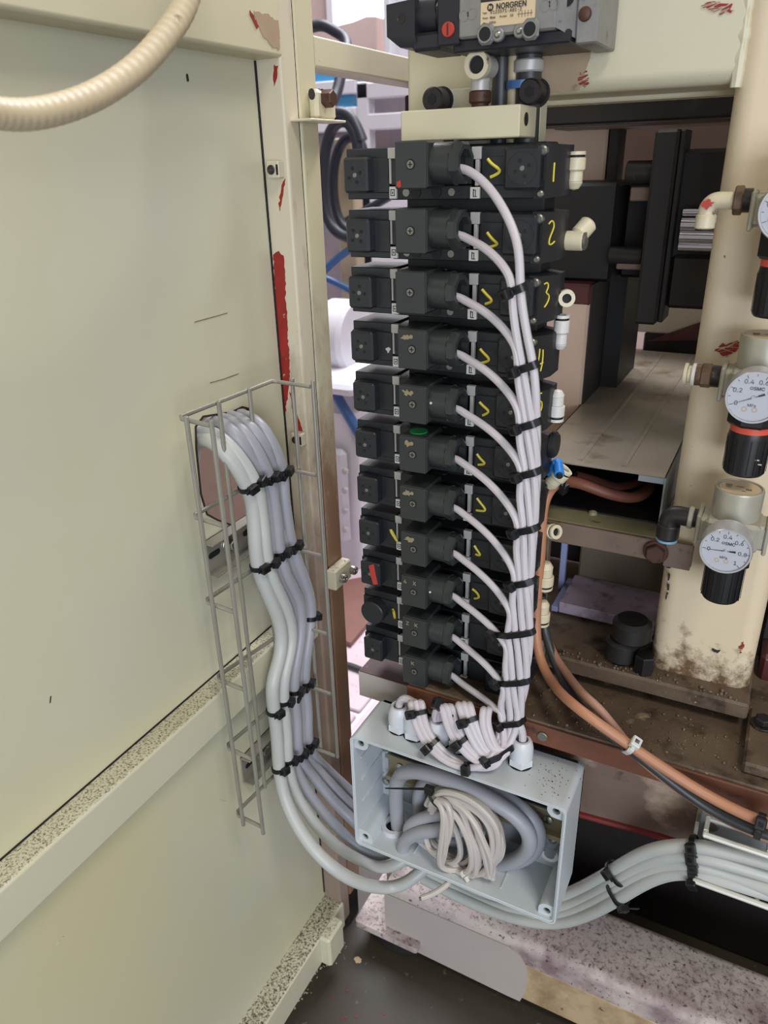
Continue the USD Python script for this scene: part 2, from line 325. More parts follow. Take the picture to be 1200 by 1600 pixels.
M['bg_tan'] = mat('tan_post', srgb(180, 164, 138), .5)
M['bg_pink'] = mat('dusty_pink_wall', srgb(196, 172, 166), .7, var=(4, .6, srgb(176, 150, 146)))
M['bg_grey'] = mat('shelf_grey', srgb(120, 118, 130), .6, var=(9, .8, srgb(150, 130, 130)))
M['bg_red'] = mat('reddish_base', srgb(140, 96, 86), .6, var=(9, .7, srgb(116, 80, 72)))
M['glow'] = usdkit.material(stage, '/World/Looks/daylight_pane', {'e': ('emission', {'color': (1.0, .99, 1.0), 'strength': 6.0})}, [], 'e.emission')
M['glass'] = usdkit.material(stage, '/World/Looks/gauge_glass', {'t': ('transparent_bsdf', {}), 'g': ('glossy_bsdf', {'roughness': .05}), 'f': ('fresnel', {'IOR': 1.45}), 'm': ('mix_closure', {})},
                             [('f.fac', 'm.fac'), ('t.BSDF', 'm.closure1'), ('g.BSDF', 'm.closure2')], 'm.closure')

# ------------------------------------------------------------------ floor, far wall, window
ZF = -H
floor = struct('floor', bx((-3.2, -1.5, ZF-.05), (2.2, 5.0, ZF)), M['concrete'], 'dirty dark concrete workshop floor')
# pale tiles behind the machine, laid in rows; each tile is a piece
tw, tl, gp = .20, .40, .012
FL = P(floor.path, floor.loc)
obj('joint_bed', bx((-2.2, .80, ZF), (-.40, 3.4, ZF+.002)), M['joint'], FL, 'pale jointing between the floor tiles')
r_ = np.random.default_rng(3)
for i in range(9):
    for j in range(7):
        x0 = -2.2+i*tw; y0 = .80+(j-.5*(i % 2))*tl
        lo = np.array([x0+gp/2, max(y0+gp/2, .80), ZF+.002]); hi = np.array([x0+tw-gp/2, y0+tl-gp/2, ZF+.008+r_.random()*.001])
        if hi[1] > .9: obj('floor_tile', bx(lo, hi, .002), M['tile' if r_.random() < .6 else 'tile_b'], FL)
struct('wall_rear', cat([bx((-3.2, 4.4, ZF), (2.2, 4.5, .62)), bx((-3.2, 4.4, .62), (-2.62, 4.5, 2.2)), bx((-1.44, 4.4, .62), (2.2, 4.5, 2.2)), bx((-2.62, 4.4, 1.9), (-1.44, 4.5, 2.2))]), M['bg_pink'], 'dusty pink far wall of the workshop')
win = struct('window_1', cat([bx((-2.62, 4.36, .60), (-1.44, 4.42, .64)), bx((-2.62, 4.36, 1.86), (-1.44, 4.42, 1.90)), bx((-2.62, 4.36, .64), (-2.58, 4.42, 1.86)), bx((-1.48, 4.36, .64), (-1.44, 4.42, 1.86))]), M['white_mach'], 'white frame of the blown-out workshop window')
obj('window_pane', bx((-2.58, 4.40, .64), (-1.48, 4.41, 1.86)), M['glow'], win, 'pane full of white daylight')

# ------------------------------------------------------------------ guard door on the left
XP, XF_ = -.42, -.3945           # sheet plane, front plane of its frame
DZ0, DZ1 = -.945, .50
door = thing('guard_door', 'cream sheet steel guard door filling the left side, with dusty rails', 'door', (-.42, .1, DZ0))
YH = .586                         # far edge of the sheet (hinge side)
hole_px = [(309, 700), (308, 668), (318, 655), (340, 652), (362, 648), (378, 640), (388, 642), (394, 660), (398, 690), (399, 760), (392, 800), (385, 822), (372, 820), (340, 808), (325, 800), (316, 770)]
hp = Polygon([(onX(x, y, XP)[1], onX(x, y, XP)[2]) for x, y in hole_px]).buffer(.002).simplify(.0005)
sheet = sbox(-.16, DZ0, YH, DZ1).difference(hp)
obj('sheet', extr(sheet, (XP-.0025, 0, 0), Y3, Z3, .0025), M['sheet'], door)
obj('hole_edging', extr(hp.buffer(.0012).difference(hp.buffer(-.0003)), (XP-.004, 0, 0), Y3, Z3, .005), M['grime'], door, 'dark ragged edge of the cut-out')
YE = .584
obj('top_rail', rbx((XP-.004, -.16, .0800), (XF_, YE, .128), .003, 3, 1), M['cream'], door)
obj('middle_rail', rbx((XP-.004, -.16, -.4735), (-.3985, .5815, -.4330), .003, 3, 1), M['rail'], door, 'speckled dusty middle rail')
obj('bottom_rail', rbx((XP-.004, -.16, DZ0), (-.3915, YE, -.8980), .003, 3, 1), M['rail_dirty'], door, 'dirt-caked bottom rail')
obj('hinge_stile', rbx((XP-.004, YH-.0035, DZ0+.003), (XF_, .6045, DZ1), .003, 3, 2), M['stile'], door, 'scuffed hinge stile')
# gap where sheet meets frame
obj('sheet_gap', cat([bx((XP-.001, YH-.0052, -.89), (XP+.0012, YH-.0034, .0795)), bx((XP-.001, -.1, -.4332), (XP+.0010, .5810, -.4318))]), M['blackgap'], door, 'black gap along the sheet edge')
# bottom foot block (latch keeper)
blk = [onX(x, y, -.3915) for x, y in [(497, 1447), (523, 1447), (523, 1463), (510, 1488), (500, 1487)]]
obj('keeper_block', bx((-.394, .524, -.944), (-.377, .560, -.8935), .003), M['rail'], door, 'cream welded keeper block at the bottom corner')
# square bosses on the inner face of the stile, with a screw each
def boss(y_px, n):
    c = onY(*y_px, YH-.004)
    a = bx((c[0]-.0062, YH-.012, c[2]-.0068), (c[0]+.0062, YH-.003, c[2]+.0068), .001)
    b = obj('latch_clip', a, M['stile'], door)
    obj('clip_screw', cyl((c[0]-.001, YH-.0135, c[2]), (c[0]-.001, YH-.012, c[2]), .0038, 14, .0006), M['bolt'], b)
    obj('clip_recess', bx((c[0]+.0040, YH-.0125, c[2]-.004), (c[0]+.0056, YH-.0118, c[2]+.004)), M['hole'], b)
boss((434, 265), 1); boss((470, 684), 2)
# red primer showing through: chips and runs on the stile's inner face (faces the viewer)
def chip(pts, Y, t=.0004, mt='primer', seed=0):
    g = np.random.default_rng(seed)
    P_ = [onY(x, y, Y) for x, y in pts]
    ring = []
    for a, b in zip(P_, P_[1:]+P_[:1]):
        n = max(2, int(np.linalg.norm(b-a)/.0025))
        for i in range(n):
            p = a+(b-a)*i/n; ring.append((p[0]+g.normal()*.00045, p[2]+g.normal()*.0004))
    return obj('primer_streak' if mt == 'primer' else 'paint_chip', extr(Polygon(ring).buffer(0), (0, Y, 0), X3, Z3, t), M[mt], door)
Yi = YH-.0035
chip([(428, 102), (434, 103), (433, 122), (429, 135), (427, 118)], Yi, seed=1)
chip([(446, 278), (441, 310), (437, 330), (436, 318), (440, 290)], Yi, seed=2)
chip([(427, 395), (436, 392), (444, 402), (447, 470), (450, 520), (453, 592), (447, 640), (444, 655), (440, 630), (437, 590), (434, 520), (430, 450)], Yi, seed=3)
chip([(453, 612), (458, 628), (470, 664), (474, 676), (466, 676), (458, 645)], Yi, seed=4)
chip([(466, 715), (470, 745), (473, 790), (476, 810), (472, 812), (468, 770)], Yi, seed=5)
def xpatch(pts, seed, mt, nm, X=XF_+.0001):
    g = np.random.default_rng(seed); Q = [onX(x, y, X) for x, y in pts]; ring = []
    for a, b in zip(Q, Q[1:]+Q[:1]):
        n = max(2, int(np.linalg.norm(b-a)/.002))
        for i in range(n):
            p = a+(b-a)*i/n; ring.append((p[1]+g.normal()*.0005, p[2]+g.normal()*.0005))
    obj(nm, extr(Polygon(ring).buffer(0), (X, 0, 0), Y3, Z3, .0003), M[mt], door)
xpatch([(396, 18), (420, 24), (434, 32), (437, 60), (437, 78), (424, 72), (412, 58), (402, 36)], 6, 'brownpaint', 'worn_paint')
xpatch([(390, 16), (394, 20), (404, 42), (402, 44), (394, 30)], 7, 'primer', 'primer_streak', XF_+.0003)
# dents and scratches on the sheet
def mark(pts, seed, mt, nm, w=.0007):
    q = [onX(x, y, XP) for x, y in pts]
    obj(nm, extr(LineString([(p[1], p[2]) for p in q]).buffer(w).simplify(.0002), (XP+.0001, 0, 0), Y3, Z3, .0003), M[mt], door)
mark([(292, 118), (293, 125)], 1, 'grime', 'paint_chip', .0012)
mark([(304, 503), (330, 496), (355, 489)], 2, 'stile_worn', 'scratch', .0003)
mark([(328, 598), (350, 592), (372, 584)], 3, 'stile_worn', 'scratch', .0003)
mark([(79, 1088), (78, 1098)], 4, 'grime', 'scratch', .0004)
mark([(342, 1250), (352, 1253)], 5, 'cream', 'scratch', .0006)
mark([(90, 1476), (95, 1470), (97, 1466)], 6, 'cream', 'dent', .0014)
# fixed guard post beside the door, and the bar that runs on into the machine
gpost = thing('guard_post', 'tall cream guard post, brown and worn below, beside the hinge side of the door', 'post', (-.42, .62, ZF))
obj('post', rbx((-.424, .6065, -.91), (XF_, .6345, .50), .0025, 3, 2), M['gpost'], gpost)
obj('seam', bx((-.424, .6040, -.90), (XF_-.0022, .6070, .50)), M['blackgap'], gpost, 'black seam against the door')
obj('post_foot', bx((-.424, .6065, ZF), (XF_-.004, .6345, -.91), .002), M['dark'], gpost)
obj('side_bar', rbx((-.424, .6345, .0775), (XF_, 1.9, .1010), .002, 3, 1), M['beam'], gpost, 'cream horizontal bar running back from the post')
def lug(z0, z1, y0, y1, xo, name, lab):
    return obj(name, bx((XF_-.001, y0, z0), (XF_+xo, y1, z1), .0012), M['cream'], gpost, lab)
# upper hinge bracket: plate with an oval hole and a big rusty bolt
hb = obj('hinge_plate', bx((XF_-.002, .590, .0345), (XF_+.0200, .6480, .0365), .0006), M['stile'], gpost, 'small shelf plate of the upper hinge')
obj('hinge_lug', bx((XF_, .617, .0365), (XF_+.010, .650, .0600), .003), M['cream'], gpost)
c = onX(512, 154, XF_+.013)
obj('hinge_bolt', cat([cyl(c-[.006, 0, 0], c+[.006, 0, 0], .0070, 6, .001), cyl(c-[.008, 0, 0], c-[.005, 0, 0], .0082, 20, .0006)]), M['rustbolt'], gpost, 'rusty hexagon bolt of the upper hinge')
c = onX(487, 147, XF_+.0103)
obj('hinge_slot', lathe([(0, 0), (.0042, 0), (.0042, .0012), (0, .0012)], c-[.0006, 0, 0], X3, 16), M['grime'], gpost, 'dark oval hole in the hinge lug')
# lower hinge: block with two cap screws
p0 = onX(520, 905, XF_+.006)
lh = obj('lower_hinge_block', bx((XF_, p0[1]-.004, p0[2]-.012), (XF_+.012, p0[1]+.030, p0[2]+.012), .0015), M['cream'], gpost, 'pale lower hinge block')
for xx, yy in ((533, 903), (549, 890)):
    c = onX(xx, yy, XF_+.0125)
    obj('cap_screw', cat([cyl(c, c+[.0060, 0, 0], .0052, 18, .0008), tubering(c+[.0058, 0, 0], X3, .0024, .0040, .0006, 16)]), M['steel'], lh)

# brown board standing outside, seen through the cut-out of the door
bo = thing('brown_board', 'brown board standing outside the door, seen through its cut-out', 'board', (-.70, .75, ZF))
obj('board', bx((-.72, .45, ZF), (-.70, 1.0, -.235), .003), M['board'], bo)
obj('white_edge', bx((-.70, .45, -.240), (-.694, 1.0, -.225), .001), M['white_mach'], bo)

# conduit hanging in front of the door, top left
cpath = spline([onX(-700, -300, -.30), onX(-380, -20, -.30), onX(-160, 122, -.30), onX(-60, 164, -.30), onX(-10, 176, -.30), onX(40, 179, -.30), onX(100, 168, -.30), onX(160, 143, -.30), onX(220, 100, -.30), onX(262, 52, -.30), onX(290, 5, -.30), onX(305, -60, -.30), onX(312, -130, -.30), onX(318, -300, -.30), onX(322, -600, -.31)], 420)
s = np.linspace(0, 1, 260)
obj('conduit', tube(cpath, .0064+.00010*np.sin(np.arange(420)*1.2), 14), M['conduit'], None, 'beige ribbed conduit hose sagging across the top left corner of the door', 'hose')

# ------------------------------------------------------------------ wire cable tray on the door
XB = -.3925
zL = [-.1688, -.2505, -.3294, -.4085, -.4869, -.5709]
tray = thing('wire_cable_tray', 'galvanised wire cable tray standing upright on the cream door, carrying the thick grey cables', 'cable tray', (XB, .48, -.585))
YL, YR, XT = .4080, .5330, -.3545
wr = .0019
zR = [-.1715, -.2540, -.3370, -.4260, -.5010, -.5850]
tp, bt = np.array([0, 0, .004]), np.array([0, 0, -.006])
def rung(zl, zr):
    pts = [(XT-.006, YL, zl-.002), (XB+.004, YL, zl), (XB, YL+.004, zl), (XB, YR-.004, zr+.001), (XB+.004, YR, zr), (XT, YR, zr-.001)]
    return tube(np.array(pts), wr, 8)
for a, b in zip(zL, zR): obj('cross_wire', rung(a, b), M['galv'], tray)
for (x, y) in ((XT-.006+.0035, YL-.0035), (XT-.026, YL-.0035)): obj('long_wire', wire((x, y, zL[0]+.004), (x, y, zL[-1]-.006), wr), M['galv'], tray)
for (x, y) in ((XT+.0005, YR+.0035), (XT-.021, YR+.0035)): obj('long_wire', wire((x, y, zR[0]+.004), (x, y, zR[-1]-.006), wr), M['galv'], tray)
for y in (.452, .4925): obj('long_wire', wire((XB+.0036, y, zL[0]+.002), (XB+.0036, y, zL[-1]-.004), wr), M['galv'], tray)
def bracket(px, lab):
    c = onX(*px, XP+.004)
    t = thing('tray_bracket', lab, 'bracket', c)
    L = .088; h = .0165
    prof = Polygon([(0, -h), (.0215, -h), (.0215, -h+.0016), (.0016, -h+.0016), (.0016, h-.0016), (.0215, h-.0016), (.0215, h), (0, h)])
    # channel along Y, open towards the viewer; its lips carry the tray
    m = extr(prof, (XP, c[1]-.038, c[2]), X3, -Z3, L) if False else None
    body = cat([bx((XP, c[1]-.035, c[2]-h), (XP+.0016, c[1]+.060, c[2]+h), .0004), bx((XP, c[1]-.035, c[2]+h-.0016), (XP+.0130, c[1]+.060, c[2]+h), .0004), bx((XP, c[1]-.035, c[2]-h), (XP+.0130, c[1]+.060, c[2]-h+.0016), .0004)])
    obj('channel', body, M['galv'], t)
    w = obj('washer', cyl((XP+.0016, c[1], c[2]), (XP+.0032, c[1], c[2]), .0105, 24, .0004), M['steel'], t)
    obj('bolt_head', cyl((XP+.0032, c[1], c[2]), (XP+.0080, c[1], c[2]), .0056, 6, .0008), M['steel'], t)
    obj('slot', cat([extr(LineString([(-.005, 0), (.005, 0)]).buffer(.0028), (XP+.0014, c[1]+d, c[2]), Y3, Z3, .0006) for d in (-.022,)]), M['hole'], t)
    obj('slot', extr(LineString([(-.005, 0), (.005, 0)]).buffer(.0028), (XP+.0014, c[1]+.028, c[2]), Y3, Z3, .0006), M['hole'], t)
bracket((362, 850), 'galvanised channel bracket with a round washer behind the middle of the upright wire tray')
bracket((413, 1172), 'galvanised channel bracket behind the lower end of the upright wire tray')

# ------------------------------------------------------------------ machine frame (welded: one thing)
YP = .600
mf = thing('machine_frame', 'cream painted welded steel machine frame with beam, right-hand post and grimy base', 'machine frame', (0, .70, ZF))
ZB = -.416
obj('post', rbx((-.0565, YP, ZB), (.0265, YP+.085, .34), .014, 6, 2), M['post'], mf, 'cream right-hand post with rounded edges')
obj('beam', rbx((-.196, YP+.001, .0425), (-.0535, YP+.075, .34), .010, 6, 0), M['beam'], mf, 'cream cross beam')
obj('beam_lip', bx((-.23, YP+.060, .0395), (-.05, YP+.085, .0435), .001), M['beam'], mf)
zz = np.linspace(.040, .30, 140)
wp = np.stack([-.0556+.0012*(meshkit.fbm(np.stack([zz*90, zz*0, zz*0], 1), 3, 5)-.5), np.full(140, YP+.0042), zz], 1)
obj('weld_bead', tube(wp, .0038+.0018*(meshkit.fbm(np.stack([zz*160, zz*0, zz*0], 1), 3, 9)-.5), 8), M['beam'], mf, 'lumpy painted weld between beam and post')
obj('column', rbx((-.3066, .631, -.60), (-.2330, .700, .34), .004, 3, 2), M['beam'], mf, 'cream column behind the valve stack')
# base: plate under the post, oily ledge, rusty strip, web
obj('base_plate', bx((-.30, .5800, ZB-.016), (.0285, .80, ZB), .002), M['dirty'], mf, 'oil-caked base plate')
obj('base_ledge', bx((-.255, .5140, -.452), (.20, .70, -.4410), .0015), M['dirty'], mf, 'oily ledge in front of the post')
obj('rusty_strip', bx((-.255, .5105, -.462), (.20, .5138, -.4420), .0008), M['rust'], mf, 'orange-brown rusty edge strip')
obj('strip_screw', cyl(onY(848, 1150, .5105), onY(848, 1150, .5105)-[0, .002, 0], .0046, 18, .0006), M['screw'], mf)
web = Polygon([(-.20, -.452), (.20, -.452), (.20, -.545), (-.020, -.553), (-.100, -.5605), (-.20, -.565)])
obj('base_web', extr(web, (0, .556, 0), X3, Z3, .012).apply_transform(np.eye(4)) if True else None, M['beige_grimy'], mf, 'grimy beige web under the ledge')
obj('web_edge', tube(np.array([(-.20, .5440, -.5640), (-.10, .5440, -.5600), (-.02, .5440, -.5525), (.20, .5440, -.5445)]), .0034, 8), M['red_edge'], mf, 'red primed lower edge of the web')
# lower base beam
obj('lower_beam', rbx((-.336, .602, -.955), (.40, .694, -.852), .012, 6, 0), M['base'], mf, 'pale lower beam, its top thick with dark dirt')
obj('beam_end_plate', extr(Polygon([(-.337, -.953), (-.337, -.868), (-.165, -.866), (-.152, -.874), (-.143, -.890), (-.140, -.912), (-.142, -.935), (-.148, -.9565), (-.165, -.957)]), (0, .6022, 0), X3, Z3, .002), M['basewhite'], mf, 'clean pale plate on the end of the lower beam')
obj('beam_front_rust', bx((-.150, .6012, -.95), (.40, .6030, -.887), .0006), M['beamfront'], mf, 'stained front face of the lower beam')
obj('foot_plate', rbx((-.378, .588, -.940), (-.285, .72, -.930), .004, 3, 2), M['base'], mf, 'dusty foot plate')
obj('foot_pad', cyl((-.328, .655, ZF), (-.328, .655, -.940), .058, 32, .004), M['rubber'], mf, 'round black rubber foot')
obj('end_post', rbx((-.357, .640, -.93), (-.336, .66, -.80), .006, 4, 2), M['basewhite'], mf)
obj('pit_back', bx((-.30, .80, -.97), (.40, .82, -.432)), M['dark'], mf, 'dark inner plate behind the base')
obj('pit_side', bx((.36, .60, -.97), (.40, .82, -.45)), M['dark'], mf)
# maroon side member to the right of the post
obj('side_member', bx((.0330, .66, -.47), (.22, .72, -.415), .004), M['maroon'], mf, 'dark red member to the right of the post')
obj('side_plate', bx((.0330, .69, -.415), (.22, .70, .34)), M['dark'], mf)
fl = obj('flange_plate', bx((.0300, .525, -.4405), (.09, .60, -.4300), .002), M['dirty'], mf, 'bolted grey plate at the right of the base')
c = onZ(1192, 1130, -.428)
obj('flange_bolt', cat([cyl(c, c+[0, 0, .006], .0068, 6, .001), cyl(c-[0, 0, .002], c, .0095, 20, .0005)]), M['bolt'], fl)
# primer patches and chips on post and beam
def fpatch(pts, Y, mt, nm='primer_patch', seed=0, j=.0006, lab=None):
    g = np.random.default_rng(seed); Q = [onY(x, y, Y) for x, y in pts]; ring = []
    for a, b in zip(Q, Q[1:]+Q[:1]):
        n = max(2, int(np.linalg.norm(b-a)/.0016))
        for i in range(n):
            p = a+(b-a)*i/n; ring.append((p[0]+g.normal()*j, p[2]+g.normal()*j))
    pg = Polygon(ring).buffer(0)
    if mt == 'primer':
        a, b, c, d = pg.bounds
        for _ in range(16):
            x, z, th, L = g.uniform(a, c), g.uniform(b, d), g.normal(.25, .25), g.uniform(.003, .010)
            pg = pg.difference(LineString([(x-L*math.cos(th), z-L*math.sin(th)), (x+L*math.cos(th), z+L*math.sin(th))]).buffer(g.uniform(.0001, .0004)))
        pg = unary_union([q for q in getattr(pg, 'geoms', [pg]) if q.area > 2e-7])
    obj(nm, extr(pg, (0, Y, 0), X3, Z3, .0004), M[mt], mf, lab)
Yq = YP-.0004
fpatch([(880, 5), (930, 8), (928, 60), (922, 90), (912, 118), (905, 141), (848, 146), (846, 90)], YP+.0006, 'brownpaint', 'worn_paint', 30, .0002, 'brownish bare paint left of a curved edge')
fpatch([(1092, 8), (1112, 3), (1140, 4), (1148, 16), (1130, 22), (1110, 16)], YP+.0006, 'primer', seed=1, lab='scraped red patch on the beam')
fpatch([(906, 112), (918, 112), (920, 130), (914, 137), (904, 132)], YP+.0001, 'primer', seed=2)
fpatch([(1114, 545), (1130, 540), (1148, 533), (1160, 536), (1152, 548), (1138, 558), (1122, 552)], Yq, 'primer', seed=3, lab='scraped red patch on the post')
fpatch([(1155, 1010), (1163, 1003), (1162, 1018), (1156, 1022)], Yq, 'primer', seed=4)
for i, q in enumerate([[(1044, 895), (1047, 896), (1046, 906), (1043, 907)], [(1042, 912), (1046, 912), (1045, 922), (1042, 922)], [(1041, 926), (1044, 926), (1041, 938), (1039, 935)], [(1041, 884), (1048, 885), (1047, 888), (1041, 887)]]):
    fpatch(q, Yq, 'grime', 'paint_chip', seed=10+i, j=.0003)
for i, q in enumerate([[(1020, 968), (1024, 975), (1019, 1000), (1014, 1005), (1016, 985)], [(1112, 1014), (1126, 1016), (1122, 1020), (1114, 1019)]]):
    fpatch(q, Yq if i else YP+.006, 'grime', 'paint_chip', seed=20+i, j=.0004)

# ------------------------------------------------------------------ inside the machine
ct = thing('cross_bar', 'grimy brown angle bar bolted across the opening to the right-hand post', 'bar', (-.1, .60, -.31))
obj('bar', bx((-.185, .5905, -.3055), (-.034, .5960, -.2865), .001), M['brownbar'], ct)
obj('shelf', bx((-.185, .5960, -.2885), (-.0565, .760, -.2865), .0005), M['olive'], ct, 'olive-stained flange of the bar')
obj('end_plate', bx((-.0555, .5890, -.3075), (-.0345, .5905, -.2845), .0006), M['brownbar'], ct)
c = onY(1025, 862, .589)
obj('bolt', cat([cyl(c, c-[0, .0075, 0], .0080, 6, .001), cyl(c, c-[0, .002, 0], .0100, 20, .0005)]), M['rustbolt'], ct)
c = onZ(926, 803, -.2865)
obj('rivet', lathe([(0, 0), (.0042, 0), (.0036, .0022), (.0015, .0034), (0, .0036)], c, Z3, 16), M['olive'], ct)
obj('leg', bx((-.190, .5965, -.4155), (-.1535, .606, -.3055), .001), M['brownbar'], ct)

tt = thing('metal_trunking', 'long stained steel trunking lid running back into the machine, open at the front end', 'trunking', (-.12, .61, -.287))
Yt0, Yt1, zt = .607, 1.06, -.2362
XL, XR = -.178, -.0640
topm = [bx((XL, Yt0, zt-.0016), (XR, Yt1, zt), .0004)]
obj('lid', topm[0], M['trayplate'], tt, 'stained lid with pressed grooves')
for xg in (-.137, -.100):
    obj('groove_rib', rbx((xg-.0024, Yt0+.01, zt-.001), (xg+.0024, Yt1-.01, zt+.0011), .0010, 2, 1), M['trayplate'], tt)
obj('side_wall', bx((XR-.0016, Yt0, -.2865), (XR, Yt1, zt), .0004), M['zinc'], tt)
obj('side_wall', bx((XL, Yt0+.02, -.2865), (XL+.0016, Yt1, zt), .0004), M['dark'], tt)
obj('inner_lip', bx((XR-.022, Yt0, zt-.007), (XR-.0016, Yt0+.0016, zt-.0016), .0004), M['zinc'], tt)
obj('inner_floor', bx((XL, .6235, -.2863), (XR, Yt1, -.2850)), M['dark'], tt)

blk = thing('inner_block', 'beige steel block with a maroon painted top band, left of the trunking inside the machine', 'machine block', (-.21, .83, -.2865))
bx0, bx1 = -.30, -.1775
obj('body', bx((bx0, .78, -.2865), (bx1, .90, -.130), .003), M['pinkbeige'], blk)
obj('painted_band', bx((bx0-.001, .7785, -.1340), (bx1+.001, .90, -.1130), .003), M['maroon'], blk, 'maroon painted band')
obj('dark_side', bx((bx1, .782, -.2865), (bx1+.0016, .90, -.1135)), M['dark'], blk)
obj('dark_rear', bx((bx1+.0016, .86, -.2865), (bx1+.020, .96, -.1135)), M['dark_b'], blk)

hd = thing('dark_housing', 'black steel housing standing on the maroon topped block inside the machine', 'machine housing', (-.2, .85, -.113))
obj('body', bx((-.32, .80, -.1130), (-.1640, .92, -.0210), .003), M['dark_b'], hd)
obj('rear_body', bx((-.1640, .84, -.1130), (-.125, .95, -.018), .003), M['dark_b'], hd)

ip = thing('inner_wall_panel', 'dusty pink-beige panel at the back of the machine opening above the black housing', 'panel', (-.25, .95, -.03))
obj('panel', bx((-.40, .955, -.03), (-.2135, .97, .060), .002), M['pinkbeige'], ip)
obj('edge', bx((-.2135, .957, -.03), (-.200, .99, .060), .002), M['dark'], ip)
rb = thing('rear_beam', 'brown grimy beam across the top rear of the machine opening', 'beam', (-.1, .90, .05))
obj('beam', rbx((-.42, .86, .0325), (.10, .94, .0700), .003, 3, 0), M['dark'], rb)
obj('lower_flange', bx((-.26, .90, .0300), (.10, .99, .0335), .001), M['brownbar'], rb)
slit_x = onY(1004, 545, 1.10)[0]
bp = thing('back_wall_panel', 'pale beige rear panel with a dark red gusset low at the back of the opening', 'panel', (-.1, 1.1, -.2))
p_ = [onY(x, y, 1.10) for x, y in [(972, 455), (1130, 455), (1130, 528), (977, 531)]]
obj('panel', bx((p_[0][0], 1.10, p_[2][2]), (.14, 1.12, -.05), .002), M['beam'], bp)
obj('lower_panel', bx((slit_x, 1.10, -.40), (.14, 1.12, p_[2][2]), .002), M['dark'], bp)
g_ = [onY(x, y, 1.098) for x, y in [(1012, 532), (1095, 503), (1100, 530)]]
obj('gusset', extr(Polygon([(q[0], q[2]) for q in g_]), (0, 1.0985, 0), X3, Z3, .006), M['maroon'], bp, 'dark red triangular gusset')
obj('upper_panel', bx((-.24, 1.10, -.05), (.14, 1.12, .12), .002), M['upper_dark'], bp)
rf = thing('machine_roof', 'dark underside of the machine top above the opening', 'panel', (-.1, .9, .08))
for y0, y1 in ((.69, .735), (.79, .93)): obj('slat', bx((-.232, y0, .0850), (.22, y1, .0950)), M['dark'], rf)
sp = thing('rear_post', 'narrow worn beige post with a blue edge behind the black housing', 'post', (-.17, 1.05, -.25))
q0, q1 = onY(966, 560, 1.05), onY(978, 560, 1.05)
obj('post', bx((q0[0]-.012, 1.05, -.2865), (q1[0]-.004, 1.07, -.075), .002), M['brownbar'], sp)
obj('edge', bx((q1[0]-.004, 1.052, -.2865), (q1[0], 1.07, -.18), .0006), M['hose_blue'], sp, 'blue edge')

pl = thing('die_plate', 'tall black steel plate with bolt heads on its left, inside the machine opening', 'machine plate', (-.09, .76, -.12))
pA = [onY(x, y, .76) for x, y in [(1022, 212), (1062, 208), (1032, 498), (990, 500)]]
obj('plate', bx((-.1295, .76, -.1450), (-.1090, .80, .0220), .0025), M['dark'], pl)
obj('face', bx((-.1090, .775, -.1100), (-.02, .83, .0060), .003), M['dark_b'], pl)
obj('side', bx((-.1090, .765, -.1430), (-.1040, .80, .0215), .001), M['dark'], pl)
for (x, y, r) in ((1000, 270, .0105), (972, 400, .009)):
    c = onY(x, y, .79); obj('bolt_head', cyl(c-[.012, 0, 0], c+[.02, 0, 0], r, 20, .001), M['bolt'], pl)
for (x, y) in ((997, 303), (975, 410)):
    c = onY(x, y, .79); obj('spacer', bx(c-[.006, .006, .006], c+[.02, .006, .006], .001), M['brownbar'], pl, 'small pale spacer')
obj('lower_block', bx((-.104, .77, -.1300), (-.02, .84, -.0820), .003), M['dark'], pl, 'brown-black lower block')
rods = thing('chromed_rods', 'row of shiny chromed rods in a black slot inside the machine opening', 'rods', (-.07, .76, -.05))
for i, (y, r) in enumerate(((332, .0035), (352, .0070), (371, .0058), (386, .0044))):
    c = onY(1090, y, .762); obj('rod', cyl((-.098, .762, c[2]), (-.02, .762, c[2]), r, 20), M['chrome'], rods)

# under the cross bar: bottom plate, mounts, beams
up = thing('lower_deck', 'pale purplish dusty steel deck seen under the cross bar', 'deck plate', (-.1, .68, -.416))
obj('deck', bx((-.1530, .6500, -.4140), (-.0575, .7130, -.4020), .0012), M['deck'], up)
obj('rear_ledge', bx((-.1500, .7130, -.4140), (-.0400, .7600, -.3660), .002), M['olive_dark'], up, 'olive-brown ledge behind the deck')
obj('side_strip', bx((-.1660, .6950, -.4140), (-.1600, .7020, -.3100), .0008), M['bg_bluish'], up, 'bluish upright strip')
obj('side_floor', bx((-.1600, .6500, -.4140), (-.1535, .7130, -.4080), .0006), M['bg_bluish'], up)
obj('rear_plate', bx((-.2300, .7620, -.4140), (-.0400, .7680, -.3100), .001), M['dark'], up)
mt_ = thing('rubber_mount', 'dirty brown-black rubber mount on the base plate left of the post', 'mount', onZ(972, 1030, ZB))
c = onZ(970, 1028, ZB)
obj('pad', cyl(c, c+[0, 0, .022], .0150, 24, .003), M['dark'], mt_)
obj('cap', cyl(c+[.006, 0, .022], c+[.006, 0, .044], .0170, 24, .004), M['dark'], mt_)
obj('nut', cyl(c+[.022, -.012, 0], c+[.022, -.012, .018], .0090, 6, .001), M['dark_b'], mt_)

